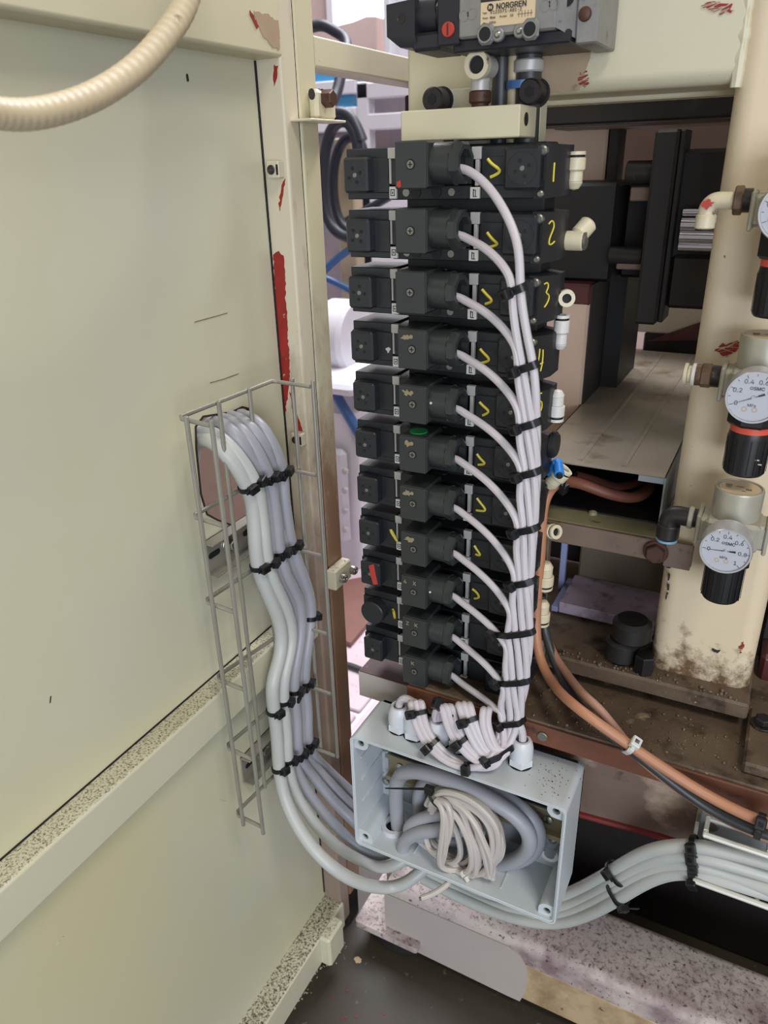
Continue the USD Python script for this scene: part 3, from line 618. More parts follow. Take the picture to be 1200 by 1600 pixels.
# ------------------------------------------------------------------ mounting plate with its end blocks
vm = thing('valve_mounting_plate', 'cream steel plate with thick end blocks, carrying the black valve stack', 'mounting plate', (-.22, .60, -.50))
obj('back_plate', bx((-.2700, .590, -.500), (-.1812, .6075, .0500), .001), M['cream'], vm)
tb = obj('top_block', bx((-.2700, .545, .0148), (-.1812, .5905, .0345), .0008), M['cream'], vm, 'cream top block with a threaded port in its side')
c = onX(822, 186, -.1812)
obj('manifold', bx((-.2740, .562, -.4500), (-.1660, .5895, .0120), .001), M['valve_b'], vm, 'black manifold the valves sit on')
obj('port', cyl(c-[.004, 0, 0], c+[.0003, 0, 0], .0042, 20), M['hole'], tb)
obj('bottom_block', hullm([(-.3270, .545, -.4720), (-.3270, .600, -.4720), (-.2300, .545, -.4720), (-.2300, .600, -.4720), (-.3270, .545, -.5020), (-.3270, .600, -.5020), (-.2450, .545, -.5020), (-.2450, .600, -.5020)]), M['basewhite'], vm, 'pale bottom block with a dirty brown top')
obj('block_top_dirt', bx((-.3266, .5455, -.4722), (-.235, .600, -.4714), .0003), M['maroon'], vm, 'brown oily film')
for i, (x, y) in enumerate(((675, 155), (827, 143))):
    c = onY(x, y, .572)
    t = thing('cap_screw', ['black socket cap screw above the left end of the cream top block', 'black socket cap screw above the right end of the cream top block'][i], 'screw', c, None)
    obj('head', cyl(c, c+[0, .016, 0], .0082, 28, .0010), M['bolt'], t)
    obj('washer', cyl(c+[0, .0165, 0], c+[0, .0185, 0], .0095, 28, .0005), M['bolt'], t)
    obj('socket', cyl(c-[0, .0003, 0], c+[0, .0004, 0], .0038, 6), M['hole'], t)
for z in (.026, -.30): obj('spacer', cyl((-.2500, .6075, z), (-.2500, .6312, z), .009, 20), M['bolt'], vm)
# push-in elbow on the top block
c = onY(744, 101, .548); b = np.array([c[0]-.0035, .566, .0345])
el = thing('top_elbow_fitting', 'ivory push-in elbow with an open ring, standing on the cream top block', 'air fitting', b)
obj('stem', cat([cyl(b+[0, 0, .010], b+[0, 0, .030], .0068, 24, .001), cyl(c+[0, .004, 0], c+[0, .024, 0], .0076, 24, .001)]), M['silver'], el, 'grey body of the elbow')
obj('hex_base', cat([cyl(b, b+[0, 0, .003], .0060, 20), cyl(b+[0, 0, .003], b+[0, 0, .0110], .0078, 24, .001)]), M['rustbolt'], el, 'brown threaded base')
obj('release_ring', tubering(c, Y3, .0054, .0086, .006, 32), M['fitting'], el, 'ivory release ring with an open mouth')
obj('mouth', cyl(c+[0, .002, 0], c+[0, .0035, 0], .0055, 24), M['hole'], el)

# ------------------------------------------------------------------ eleven double-solenoid valves
PITCH_V, Yb = .0424, .545
CX = [onY(554, 274, .533), onY(815.5, 263, .533)]
places = ['topmost', 'second', 'third', 'fourth', 'fifth', 'sixth', 'seventh', 'eighth', 'ninth', 'tenth', 'lowest']
vnote = ['with a yellow stroke on its end cap', 'marked with a yellow 2', 'marked with a yellow 3', 'marked with a yellow 4 and a white fleck', 'marked with a yellow 5', 'behind the plug with the green sticker', 'with a yellow tick right of centre', 'with yellow ticks on both sides', 'with a red dab on its left pad', 'with a round left pad', 'resting above the bottom block']
ticks = {0: [(762, 248), (770, 257), (781, 267), (766, 277)], 1: [(761, 363), (771, 375), (777, 381), (765, 386)], 2: [(753, 452), (762, 462), (768, 470), (758, 475)], 3: [(750, 545), (757, 553), (764, 562), (752, 567)],
         4: [(749, 628), (757, 636), (763, 643), (754, 649)], 5: [(745, 709), (752, 718), (757, 724), (747, 726)], 6: [(745, 778), (752, 787), (758, 797), (744, 797)], 7: [(741, 852), (746, 860), (750, 867), (743, 866)], 8: [(738, 920), (745, 926), (748, 933), (741, 935)]}
lticks = {7: [(610, 827), (612, 833), (621, 846), (611, 827)], 9: [(613, 952), (616, 956), (617, 966), (614, 951)]}
def stroke(pts, w, n=(0, -1, 0)):
    return tube(spline(np.array(pts), 16), w, 6)
EX, EY = -.1600, .5405         # front corner of the right end cap, and the far corner of its slanted face
FX, FY = -.1522, .5585
def valve(k):
    dz = -k*PITCH_V
    D = np.array([0, 0, dz])
    g = np.random.default_rng(50+k)
    t = thing('solenoid_valve', f'{places[k]} black valve of the stack, {vnote[k]}', 'valve', (-.236, .568, -.0235+dz))
    def B(n, lo, hi, m='valve', ch=.0006, lab=None, par=None): return obj(n, bx(np.array(lo)+D, np.array(hi)+D, ch), M[m], par or t, lab)
    def C(n, p, q, r, m, nn=20, ch=0, par=None, lab=None, s=35): return obj(n, cyl(np.array(p)+D, np.array(q)+D, r, nn, ch), M[m], par or t, lab, smooth=s)
    # main body
    B('body', (-.2790, Yb, -.0140), (-.2150, .589, .0100), 'valve')
    base = B('sub_base', (-.2790, Yb+.001, -.0240), (-.2150, .589, -.0145), 'valve_b')
    for xx, r, m in ((-.2665, .0028, 'screw'), (-.2585, .0040, 'hole'), (-.2420, .0040, 'hole'), (-.2300, .0026, 'screw')):
        C('mounting_screw' if m == 'screw' else 'exhaust_port', (xx, Yb+.0002, -.0190), (xx, Yb+.0015, -.0190), r, m, 18, 0, base)
    for xx in (-.2600, -.2440): obj('override_button', extr(LineString([(-.004, 0), (.004, 0)]).buffer(.0035), np.array([xx, Yb+.014, .0102])+D, X3, Y3, .0012), M['valve_b'], t)
    # left pilot
    lp = B('left_pilot', (-.3165, Yb+.0004, -.0235), (-.2795, .585, .0115), 'valve')
    B('left_pilot_step', (-.3165, Yb-.0016, -.0190), (-.2795, Yb+.002, .0045), 'valve')
    c = CX[0]
    if k == 9:
        pd = C('left_pad', (c[0]+.001, .5325, c[2]), (c[0]+.001, Yb, c[2]), .0120, 'valve', 40, .001)
    else:
        pd = B('left_pad', (c[0]-.0100, .5330, c[2]-.0122), (c[0]+.0105, Yb, c[2]+.0122), 'valve', .0016)
    def pins(c, par, rot):
        C('pad_screw', (c[0], .5328, c[2]), (c[0], .534, c[2]), .0019, 'screw', 16, .0004, par)
        for a in range(4):
            an = rot+a*math.pi/2; p = np.array([c[0]+.0050*math.cos(an), .5327, c[2]+.0050*math.sin(an)])
            C('pin_hole', p, p+[0, .0008, 0], .0013, 'hole', 12, 0, par)
    pins(c+[0, 0 if k != 9 else 0, 0], pd, .35+.45*math.sin(k*2.3))
    # silver strips and tags
    B('silver_strip', (-.2805, Yb-.0010, -.0130), (-.2780, Yb+.003, .0112), 'silver', .0003)
    B('silver_tab', (-.2805, Yb-.0013, .0040), (-.2740, Yb+.003, .0112), 'silver', .0003)
    tg = B('tag', (-.2798, Yb-.0012, -.0232), (-.2738, Yb+.002, -.0148), 'white_tag', .0003, 'small pale printed tag')
    obj('tag_symbol', cat([bx(np.array(a)+D, np.array(b_)+D) for a, b_ in (((-.2785, Yb-.0014, -.0212), (-.2751, Yb-.0011, -.0207)), ((-.2785, Yb-.0014, -.0172), (-.2751, Yb-.0011, -.0167)), ((-.2785, Yb-.0014, -.0212), (-.2780, Yb-.0011, -.0167)), ((-.2756, Yb-.0014, -.0212), (-.2751, Yb-.0011, -.0167)), ((-.2772, Yb-.0014, -.0198), (-.2764, Yb-.0011, -.0182)))]), M['ink'], tg)
    xs = -.2146
    B('silver_tab', (xs, Yb-.0012, .0020), (xs+.0070, Yb+.003, .0100), 'silver', .0003)
    B('silver_strip', (xs+.0028, Yb-.0010, -.0150), (xs+.0056, Yb+.003, .0020), 'silver', .0003)
    tg = B('tag', (xs-.0006, Yb-.0012, -.0234), (xs+.0064, Yb+.002, -.0158), 'white_tag', .0003, 'small pale printed tag')
    obj('tag_symbol', cat([bx(np.array(a)+D, np.array(b_)+D) for a, b_ in (((-.2128, Yb-.0014, -.0222), (-.2122, Yb-.0011, -.0170)), ((-.2112, Yb-.0014, -.0222), (-.2107, Yb-.0011, -.0178)), ((-.2128, Yb-.0014, -.0222), (-.2098, Yb-.0011, -.0217)), ((-.2128, Yb-.0014, -.0180), (-.2107, Yb-.0011, -.0175)))]), M['ink'], tg)
    # right pilot and end cap
    B('right_pilot', (-.2075, Yb, -.0235), (-.1670, .585, .0100), 'valve')
    B('right_pilot_step', (-.2060, Yb-.0016, -.0150), (-.1720, Yb+.002, .0035), 'valve')
    c = CX[1]
    pr = B('right_pad', (c[0]-.0130, .5330, c[2]-.0135), (c[0]+.0120, Yb, c[2]+.0135), 'valve', .0018)
    obj('pad_ring', tubering(np.array([c[0], .5327, c[2]])+D, Y3, .0102, .0106, .0006, 40), M['valve_b'], pr)
    pins(c, pr, .35+.3*math.sin(k*1.3))
    ec = obj('end_cap', hullm([np.array(p)+D for p in [(EX, EY, .0105), (EX, EY, -.0235), (-.1680, EY+.002, .0105), (-.1680, EY+.002, -.0235), (FX, FY, .0095), (FX, FY, -.0225), (FX, .580, .0095), (FX, .580, -.0225), (-.1680, .585, .0105), (-.1680, .585, -.0235)]]), M['valve'], t)
    B('cap_slot', (-.1612, EY-.0006, -.0120), (-.1598, EY+.0020, .0020), 'hole', 0, None, ec)
    B('cap_ridge', (-.1668, EY-.0020, -.0140), (-.1632, EY+.004, .0050), 'valve', .0008, None, ec)
    for zz in (.0062, -.0205):
        p = np.array([EX-.0012, EY, zz]); obj('cap_screw', cat([cyl(p+[-.0014, -.0026, 0]+D, p+[-.0010, .003, 0]+D, .0033 if zz > 0 else .0024, 18, .0009)]), M['screw'], ec)
    # paint-pen marks
    if k in ticks: obj('tick_mark', stroke([onY(x, y, Yb-.0024) for x, y in ticks[k]], .0011), M['yellow'], t, 'yellow paint-pen tick')
    if k in lticks: obj('tick_mark', stroke([onY(x, y, Yb-.0022) for x, y in lticks[k]], .0010), M['yellow'], t, 'yellow paint-pen tick')
    nums = {0: [[(866, 254), (865, 266), (864, 284)]], 1: [[(857, 350), (862, 345), (865, 349), (864, 358), (858, 374), (858, 382), (862, 381), (866, 377)]],
            2: [[(850, 444), (855, 442), (856, 449), (853, 457), (857, 461), (856, 470), (850, 480)]], 3: [[(843, 545), (841, 562), (840, 569), (848, 566)], [(848, 546), (847, 565), (844, 580)]],
            4: [[(846, 614), (841, 617), (840, 627), (845, 627), (846, 636), (843, 643), (839, 644)]], 5: [[(838, 704), (840, 712), (838, 720)]]}
    for st in nums.get(k, []):
        q = []
        for x, y in st:      # on the end cap's slanted face
            r = ray(x, y); n = np.array([FY-EY, EX-FX, 0]); s = (n@np.array([EX, EY, 0]))/(n@r); q.append(r*s+np.array([.0003, -.0003, 0]))
        obj('number_mark', stroke(q, .0006), M['yellow'], t, f'yellow paint-pen number {k+1}')
    if k == 8:
        q = [onY(x, y, .5329) for x, y in [(577, 884), (584, 882), (586, 894), (590, 912), (584, 913), (580, 900)]]
        obj('red_dab', extr(Polygon([(p[0], p[2]) for p in q]).buffer(.0004), (0, .5329, 0), X3, Z3, .0004), M['red_mark'], t, 'dab of red paint')
    if k == 3:
        q = onY(606, 546, Yb-.0017); obj('white_fleck', extr(blob(12, .0022, .0022, 5, .4), q, X3, Z3, .0003), M['white_tag'], t)
for k in range(11): valve(k)

# ------------------------------------------------------------------ plugs on the valves
PC = np.array([onY(642, 258, .512)[0], .512, -.0006])
def plug(k):
    D = np.array([0, 0, -k*PITCH_V])+np.random.default_rng(90+k).normal(0, .0003, 3)*[1, 0, 1]
    o = PC+D
    lab = ['topmost', 'second', 'third', 'fourth', 'fifth', 'sixth', 'seventh', 'eighth', 'ninth', 'tenth', 'lowest'][k]
    extra = [' with a red smear', '', '', ' with worn tan ink', ' with tan ink and a white dot', ' with a green sticker on top', ' with worn tan ink', ' with worn tan ink', ' with a white dot on its barrel', ' with worn lettering', ''][k]
    t = thing('valve_plug', f'{lab} dark grey connector plug on the valve stack{extra}', 'connector plug', o+[0, .016, -.0155])
    cap = obj('housing', bx(o+[-.0130, 0, -.0152], o+[.0115, .033, .0152], .0016), M['plug'], t)
    obj('housing_lid', bx(o+[-.0126, -.0006, -.0148], o+[.0110, .002, .0148], .0006), M['plug'], t)
    sc = obj('screw', lathe([(0, 0), (.0026, 0), (.0026, -.0006), (0, -.0006)][::-1], o+[-.0005, -.0008, .0005], Y3, 18), M['screw'], t)
    obj('screw_recess', tubering(o+[-.0005, -.0009, .0005], Y3, .0024, .0034, .0010, 20), M['hole'], sc)
    obj('screw_cross', cat([bx(o+[-.0005-.0017, -.0017, .0002], o+[-.0005+.0017, -.0013, .0008]), bx(o+[-.0008, -.0017, .0005-.0017], o+[-.0002, -.0013, .0005+.0017])]), M['hole'], sc)
    b0 = o+[.0110, .0155, .0006]
    obj('barrel', lathe([(0, 0), (.0128, 0), (.0134, .001), (.0134, .0146), (.0142, .0150), (.0142, .0162), (0, .0162)], b0, X3, 32), M['plug'], t)
    nx = b0+[.0162, -.0010, 0]
    tilt = np.array([1, -.10, 0.0]); tilt /= np.linalg.norm(tilt)
    nut = obj('gland_nut', lathe([(0, .0005), (.0136, 0), (.0142, .0008), (.0142, .0058), (.0122, .0072), (.0090, .0072), (.0085, .002), (0, .002)], nx, tilt, 8, .35), M['plug'], t, smooth=25)
    obj('gland_mouth', cyl(nx+tilt*.0018, nx+tilt*.0024, .0084, 20), M['hole'], nut)
    if k == 5: obj('sticker', lathe([(0, 0), (.0075, 0), (.0075, .0006), (0, .0006)], o+[-.002, .0145, .0152], Z3, 28), M['green'], t, 'round green sticker')
    if k == 0: obj('red_smear', extr(blob(14, .0020, .0024, 3), o+[-.0095, -.0008, -.0118], X3, Z3, .0003), M['red_mark'], t)
    if k in (3, 4, 5, 6, 7): obj('ink_smudge', extr(unary_union([blob(16, .0038, .0022, 60+k, .5), Point(.004, .0005).buffer(.0015)]), o+[-.005, -.0009, .0095], X3, Z3, .0003), M['tan_mark'], t, 'worn tan smudge')
    if k in (8, 9, 10):
        for s_, dx in (('4', -.0085), ('X', .0005)) if k == 8 else (('Z', -.007), ('K', .0015)) if k == 9 else (('K', -.002),):
            obj('ink_letter', text(s_, .0036, o+[dx, -.0009, .0095], X3, Z3, .0003, True), M['tan_mark'], t)
    if k in (4, 8): obj('white_dot', cyl(b0+[.003, -.0137, 0.002], b0+[.003, -.0128, .002], .0010, 12), M['white_tag'], t)
    return nx+tilt*.004+np.array([0, -.001, -.0038]), tilt
plug_out = [plug(k) for k in range(11)]

# ------------------------------------------------------------------ ivory air fittings along the right side of the stack
def elbow(label, base, d1, p_top, d2, r=.0062, ring=True, L1=.012, L2=.016, m='fitting', nm='air_elbow_fitting'):
    """socket along d1 from base, turning into a collar along d2"""
    base = np.asarray(base, float); d1 = np.asarray(d1, float)/np.linalg.norm(d1); d2 = np.asarray(d2, float)/np.linalg.norm(d2)
    t = thing(nm, label, 'air fitting', base)
    k = base+d1*L1
    obj('stem', cat([cyl(base, k+d1*r*.3, r*.78, 20, .0006), lathe([(0, -r), (r*.6, -r*.8), (r*.98, -r*.2), (r*.98, .0), (0, .0)], k, d2, 20)]), M[m], t)
    c = obj('collar', cat([cyl(k, k+d2*L2*.45, r*.95, 24, .0004), cyl(k+d2*L2*.45, k+d2*L2, r*1.18, 24, .0008)]), M[m], t)
    if ring:
        obj('ring_gap', cyl(k+d2*L2, k+d2*(L2+.0016), r*1.04, 24), M['hole'], c)
        obj('release_ring', tubering(k+d2*(L2+.0016), d2, r*.62, r*1.12, .0022, 24), M[m], c)
XF = -.1528
def fat(x, y, Y): return onY(x, y, Y)
def el2(lab, x, y, Y, d2, **kw):
    p = fat(x, y, Y); b = np.array([XF, p[1], p[2]]); elbow(lab, b, X3, None, d2, L1=max(p[0]-XF, .003), **kw)
el2('ivory elbow fitting at the end of the topmost valve, mouth upwards', 883, 284, .578, (0, 0, 1), r=.0058, L2=.0155)
p = fat(888, 376, .578); b = np.array([XF, .578, p[2]])
t = thing('air_tee_fitting', 'ivory tee fitting at the end of the valve marked 2, one port turned up', 'air fitting', b)
obj('run', cat([cyl(b-[.004, 0, 0], b+[.0130, 0, 0], .0068, 24, .0008)]), M['fitting'], t)
obj('run_end', cat([cyl(b+[.0130, 0, 0], b+[.0150, 0, 0], .0062, 24, .0004)]), M['screw'], t, 'metal end disc')
obj('branch', cat([cyl(b+[.008, .002, .003], b+[.014, .010, .012], .0066, 22, .0016)]), M['fitting'], t)
el2('ivory elbow fitting at the end of the valve marked 3, mouth facing the viewer', 863, 464, .578, (.35, -1, .1), r=.0055, L2=.006, ring=True)
el2('white elbow fitting between the valves marked 3 and 4, mouth upwards', 862, 536, .572, (0, 0, 1), r=.0050, L2=.018, m='white_fit')
el2('white elbow fitting at the end of the valve marked 5, mouth downwards', 855, 617, .575, (0, 0, -1), r=.0055, L2=.0165, m='white_fit')
el2('ivory elbow fitting holding the two blue plugs', 848, 752, .578, (.55, .1, .75), r=.0062, L2=.0130, ring=True)
el2('ivory elbow fitting left of the orange hose, just above its bend, mouth turned outward', 841, 826, .580, (.6, -.4, .2), r=.0056, L2=.006)
el2('ivory elbow fitting beside the orange hose, largest of three stacked there', 838, 884, .578, (0, 0, -1), r=.0066, L2=.0170)
el2('ivory elbow fitting beside the orange hose, middle of three stacked there', 832, 942, .578, (0, 0, -1), r=.0060, L2=.0160)
el2('small ivory elbow fitting beside the orange hose, lowest of three stacked there', 828, 1000, .578, (0, 0, -1), r=.0044, L2=.0125)
for i, (a, b_, lab) in enumerate((((860, 742), (871, 722), 'blue stopper in the ivory elbow, left one of two'), ((871, 722), (874, 742), 'blue stopper in the ivory elbow, right one of two'))):
    p0, p1 = onY(*a, .582), onY(*b_, .578 if i == 0 else .565)
    t = thing('blue_stopper', lab, 'plug', p0)
    obj('body', cyl(p0, p1, .0042, 20, .0008), M['plug_blue'], t)
    obj('tip', cyl(p1, p1+(p1-p0)*.12, .0026, 16), M['hole' if i else 'plug_blue'], t)
c = onY(846, 692, .575)
obj('port_plug', cyl([XF-.001, c[1], c[2]], [XF+.006, c[1], c[2]], .0110, 28, .002), M['valve_b'], None, 'round black port plug at the end of the sixth valve', 'plug')
c = onY(775, 1085, .56)
t = thing('silencer_cup', 'cream cup fitting under the lowest valve above the grey glands', 'air fitting', c-[0, 0, .014])
obj('cup', lathe([(0, 0), (.0100, 0), (.0125, .004), (.0130, .022), (0, .022)], c-[0, 0, .014], Z3, 28), M['fitting'], t)

# ------------------------------------------------------------------ cable ties
def near(path, p): return path[np.argmin(np.linalg.norm(path-np.asarray(p), axis=1))]
def tie(label, pts, d, r, head_dir, w=.0042, m='tie', group=None, th=.0011, tail=None, name='cable_tie'):
    """strap round the round things of radius r centred at pts, square to d; its head sits towards head_dir"""
    d = np.asarray(d, float); d /= np.linalg.norm(d); hd = np.asarray(head_dir, float); hd = hd-d*(hd@d); hd /= np.linalg.norm(hd)
    u, v = hd, np.cross(d, hd); pts = np.asarray(pts, float); c = pts.mean(0)
    Q = [((p-c)@u, (p-c)@v) for p in pts]
    hull = unary_union([Point(q).buffer(r, 12) for q in Q]).convex_hull
    ring = hull.buffer(th).difference(hull.buffer(-.0002))
    t = thing(name, label, 'cable tie', c, group)
    obj('strap', extr(ring, c-d*w/2, u, v, w), M[m], t)
    x = hull.bounds[2]; sel = [q[1] for q in hull.exterior.coords if q[0] > x-.0004]; yv = float(np.mean(sel))
    hc = c+u*(x+.0026)+v*yv
    T = np.eye(4); T[:3, 0], T[:3, 1], T[:3, 2], T[:3, 3] = u, v, d, hc
    b = bx((-.0030, -.0046, -.0038), (.0030, .0046, .0038), .0008); b.apply_transform(T); h = obj('head', b, M[m], t)
    s_ = bx((.0024, -.0018, -.0018), (.0030, .0018, .0018)); s_.apply_transform(T); obj('slot', s_, M['hole'] if m == 'tie' else M['ink'], h)
    e = bx((-.0012, .0040, -.0016), (-.0002, .0040+(tail or .0035), .0016), .0003); e.apply_transform(T); obj('cut_tail', e, M[m], t)
    return t

# ------------------------------------------------------------------ pale cables: from each plug down the bundle and up into the glands
CD = .00610                         # cable thickness
YF = .4990                          # front of the bundle
# the bundle's left edge by height (photo rows), as seen in the front layer
lv = [(452, 790), (577, 801), (667, 803), (742, 806), (830, 801), (913, 796), (992, 786), (1070, 781), (1150, 768)]
edge = np.array([[onY(x, y, YF)[2], onY(x, y, YF)[0]] for y, x in lv])
NC = [1, 2, 3, 3, 3, 3, 3, 4, 4, 4, 4, 4]
def slot(j, n):
    nc = 3 if n <= 7 else 4
    row, col = divmod(j, nc)
    if row % 2: col = nc-1-col
    return col, row
joinpx = [(808, 420), (800, 450), (806, 560), (808, 655), (807, 742), (803, 828), (803, 908), (797, 965), (791, 1018), (776, 1078), (770, 1112)]
zt_ = [onY(x, y, YF)[2] for x, y in joinpx]
Zs = np.linspace(-.10, -.505, 82)
GL = [(-.2569, .4985), (-.2400, .4965), (-.2166, .4960), (-.1950, .5000), (-.1740, .5020), (-.1405, .5050)]     # glands on the box top
ZG = -.482
gl_top = [np.array([x, y, ZG+.0285]) for x, y in GL]
go = {0: 1, 1: 1, 2: 1, 3: 2, 4: 2, 5: 2, 6: 3, 7: 3, 8: 3, 9: 4, 10: 4}
bz_top = -.4835
cpaths = []
for k in range(11):
    p, d = plug_out[k]
    zj = zt_[k]
    pts = [p-d*.010, p, p+d*.008+np.array([0, -.0012, -.0022])]
    # sweep to the bundle
    def place(z):
        n = sum(1 for q in zt_ if q >= z-.002) if z < zt_[1] else 1
        n = max(n, k+1); j = n-1-k
        if n == 1: j = 0
        c, r = slot(j, n)
        x0 = np.interp(-z, -edge[:, 0], edge[:, 1])
        if k == 0 and n == 1: x0 += .005
        return np.array([x0+(c+.5)*CD*1.03-r*CD*.24, YF+r*CD*.90+CD/2, z])
    J = place(zj)
    a = pts[-1]
    ratio = .30 if k else .22
    pts += [a+np.array([(J[0]-a[0])*.34, (J[1]-a[1])*.35, (zj-a[2])*.15]), a+np.array([(J[0]-a[0])*.70, (J[1]-a[1])*.7, (zj-a[2])*.43]), a+np.array([(J[0]-a[0])*.93, (J[1]-a[1])*.95, (zj-a[2])*.73]), J]
    zz = zj-.016
    tail_pts = []
    while zz > -.468:
        tail_pts.append(place(zz)); zz -= .014
    # smooth the lane changes
    if len(tail_pts) > 3:
        A = np.array(tail_pts); B_ = A.copy()
        for _ in range(3): B_[1:-1] = (B_[:-2]+2*B_[1:-1]+B_[2:])/4
        tail_pts = list(B_)
    pts += tail_pts
    # the lowest stretch swings forward, over the top of the box, and turns up into a gland
    g = go[k]; G = gl_top[g]
    sib = [q for q in go if go[q] == g]; off = (sib.index(k)-(len(sib)-1)/2)*CD*.95
    pts = [q for q in pts if q[2] > -.4455 or q[1] < 0]
    base = pts[-1]
    bend = {1: [(776, 1168, .4850), (770, 1190, .4790), (742, 1199, .4755), (705, 1188, .4755), (672, 1158, .4790), (655, 1122, .4860), (650, 1097, .4930)],
            2: [(782, 1166, .4880), (776, 1182, .4820), (757, 1189, .4790), (732, 1172, .4790), (708, 1135, .4840), (697, 1104, .4900)],
            3: [(788, 1164, .4905), (782, 1176, .4860), (765, 1178, .4830), (745, 1152, .4840), (730, 1115, .4890), (725, 1100, .4945)],
            4: [(794, 1158, .4935), (788, 1170, .4895), (776, 1170, .4860), (763, 1148, .4870), (758, 1122, .4920), (760, 1108, .4985)]}[g]
    B3 = [onY(*q)+np.array([off*.75, off*.35, -abs(off)*.1]) for q in bend]
    B3[0] = np.array([B3[0][0]*.5+base[0]*.5, B3[0][1]*.6+base[1]*.4, B3[0][2]])
    B3 = [np.array([q[0], q[1], max(q[2], bz_top+CD*.55)]) for q in B3]
    pts += B3+[np.array([G[0]+.001+off*.35, G[1]-.002+off*.35, G[2]+.006]), np.array([G[0]+off*.3, G[1]+off*.3, G[2]-.004]), np.array([G[0]+off*.3, G[1]+off*.3, G[2]-.012])]
    path = spline(pts, 200); cpaths.append(path)
    obj('valve_cable', tube(path, CD/2, 10), M['cable_pale'], None, f'pale cable leaving the {places[k]} plug of the stack and joining the tied bundle', 'cable')
tl_ = [(810, 452, 2), (815, 577, 3), (818, 667, 4), (821, 742, 5), (818, 830, 6), (813, 913, 7), (806, 992, 9), (800, 1068, 10), (788, 1148, 11), (782, 1178, 11)]
tn = ['topmost tie of the pale bundle', 'second tie from the top of the pale bundle', 'third tie from the top of the pale bundle', 'fourth tie from the top of the pale bundle', 'fifth tie from the top of the pale bundle', 'sixth tie from the top of the pale bundle', 'seventh tie from the top of the pale bundle', 'eighth tie from the top of the pale bundle', 'ninth tie of the pale bundle, level with the glands', 'lowest tie of the pale bundle, just above its bend']
def cross(pa, c0, d):
    """first point, coming down from the plug, where the path meets the plane at c0 square to d"""
    h = (pa-c0)@d
    i = [a for a in np.nonzero(h[:-1]*h[1:] <= 0)[0] if a > 12]
    return None if not i else pa[i[0]]
for i, (x, y, n) in enumerate(tl_):
    c0 = onY(x, y, YF if y < 1100 else .485)
    d = np.array([-.42, -.05, 1.0]); d /= np.linalg.norm(d)
    pts = [cross(cpaths[k], c0, d) for k in range(n)]
    pts = [p for p in pts if p is not None]
    cx_ = np.median([p[0] for p in pts]); pts = [p-d*((p-c0)@d) for p in pts if abs(p[0]-cx_) < .020]
    tie('black '+tn[i], pts, d, CD/2, (-.75, -1, 0), w=.0054)
for g, frac, lab, hd in ((1, .42, 'black tie near the bottom of the bend of the pale cables', (0, -1, .3)), (1, .70, 'black tie half way along the three pale cables going to the left-hand glands', (-.5, -1, .6)), (1, .92, 'black tie by the mouth of the second gland', (0, -1, .8)),
                         (2, .60, 'black tie half way along the pale cables climbing to the third gland', (0, -1, .4)), (2, .90, 'black tie by the mouth of the third gland', (-.3, -.6, 1)), (3, .62, 'black tie half way along the pale cables climbing to the fourth gland', (0, -1, .4)), (3, .90, 'black tie by the mouth of the fourth gland', (-.3, -.6, 1)), (4, .86, 'black tie by the mouth of the fifth gland', (-.5, -.6, 1))):
    ks = [k for k in go if go[k] == g]; pts = []; ds = []
    for k in ks:
        pa = cpaths[k]; low = int(np.argmin(pa[:, 2])); st = int(np.nonzero(pa[:, 2] < -.450)[0][0]); en = len(pa)-12
        m = int(st+(en-st)*frac); pts.append(pa[m]); ds.append(pa[m+2]-pa[m-2])
    d = np.mean(ds, 0); d /= np.linalg.norm(d); c0 = np.mean(pts, 0); pts = [p-d*((p-c0)@d) for p in pts]
    pts = [c0+(p-c0)*min(1, CD*1.1/max(np.linalg.norm(p-c0), 1e-6)) for p in pts]
    tie(lab, pts, d, CD/2, hd)

# ------------------------------------------------------------------ thick grey cables in the upright tray
RD = .0060
XC = -.3815
lvA = [(386, 760), (398, 755), (409, 750), (419, 745), (429, 740), (439, 734)]
lvB = [(404, 886), (418, 878), (428, 870), (437, 864), (446, 857), (455, 850)]
lvC = [(428, 1108), (443, 1096), (453, 1088), (459, 1080), (467, 1074), (476, 1066)]
lvD = [(436, 1198), (450, 1188), (458, 1181), (466, 1174), (474, 1167), (482, 1160)]
start = [[(300, 722, -.47), (312, 688, -.43), (345, 700, -.395)], [(296, 705, -.47), (312, 676, -.43), (352, 690, -.395)], [(318, 690, -.47), (330, 662, -.43), (366, 678, -.392)], [(328, 682, -.47), (340, 656, -.43), (380, 676, -.390)], [(340, 676, -.47), (352, 652, -.43), (394, 672, -.388)], [(352, 670, -.47), (366, 650, -.43), (408, 668, -.388)]]
mid1 = [[(396, 800), (399, 845)], [(408, 795), (413, 840)], [(418, 790), (423, 832)], [(428, 785), (433, 828)], [(437, 778), (442, 820)], [(443, 772), (448, 812)]]
mid2 = [[(420, 930), (437, 975), (438, 1020), (427, 1065)], [(433, 920), (450, 960), (455, 1005), (446, 1050)], [(441, 912), (459, 950), (464, 995), (457, 1042)], [(450, 905), (466, 940), (470, 985), (463, 1036)], [(460, 900), (474, 935), (477, 975), (470, 1028)], [(470, 893), (482, 930), (485, 970), (479, 1020)]]
endp = [[(447, 1250, -.372), (478, 1310, -.345), (520, 1355, -.315), (570, 1382, -.290), (612, 1386, -.270), (645, 1372, -.25)],
        [(463, 1240, -.372), (495, 1290, -.350), (538, 1330, -.325), (582, 1352, -.295), (615, 1352, -.270)],
        [(474, 1225, -.374), (510, 1275, -.352), (552, 1316, -.325), (592, 1336, -.295)],
        [(486, 1210, -.376), (520, 1250, -.355), (560, 1290, -.325), (610, 1322, -.28)],
        [(496, 1203, -.378), (530, 1240, -.355), (572, 1282, -.325), (622, 1312, -.28)],
        [(506, 1198, -.380), (540, 1230, -.357), (582, 1270, -.325), (632, 1302, -.28)]]
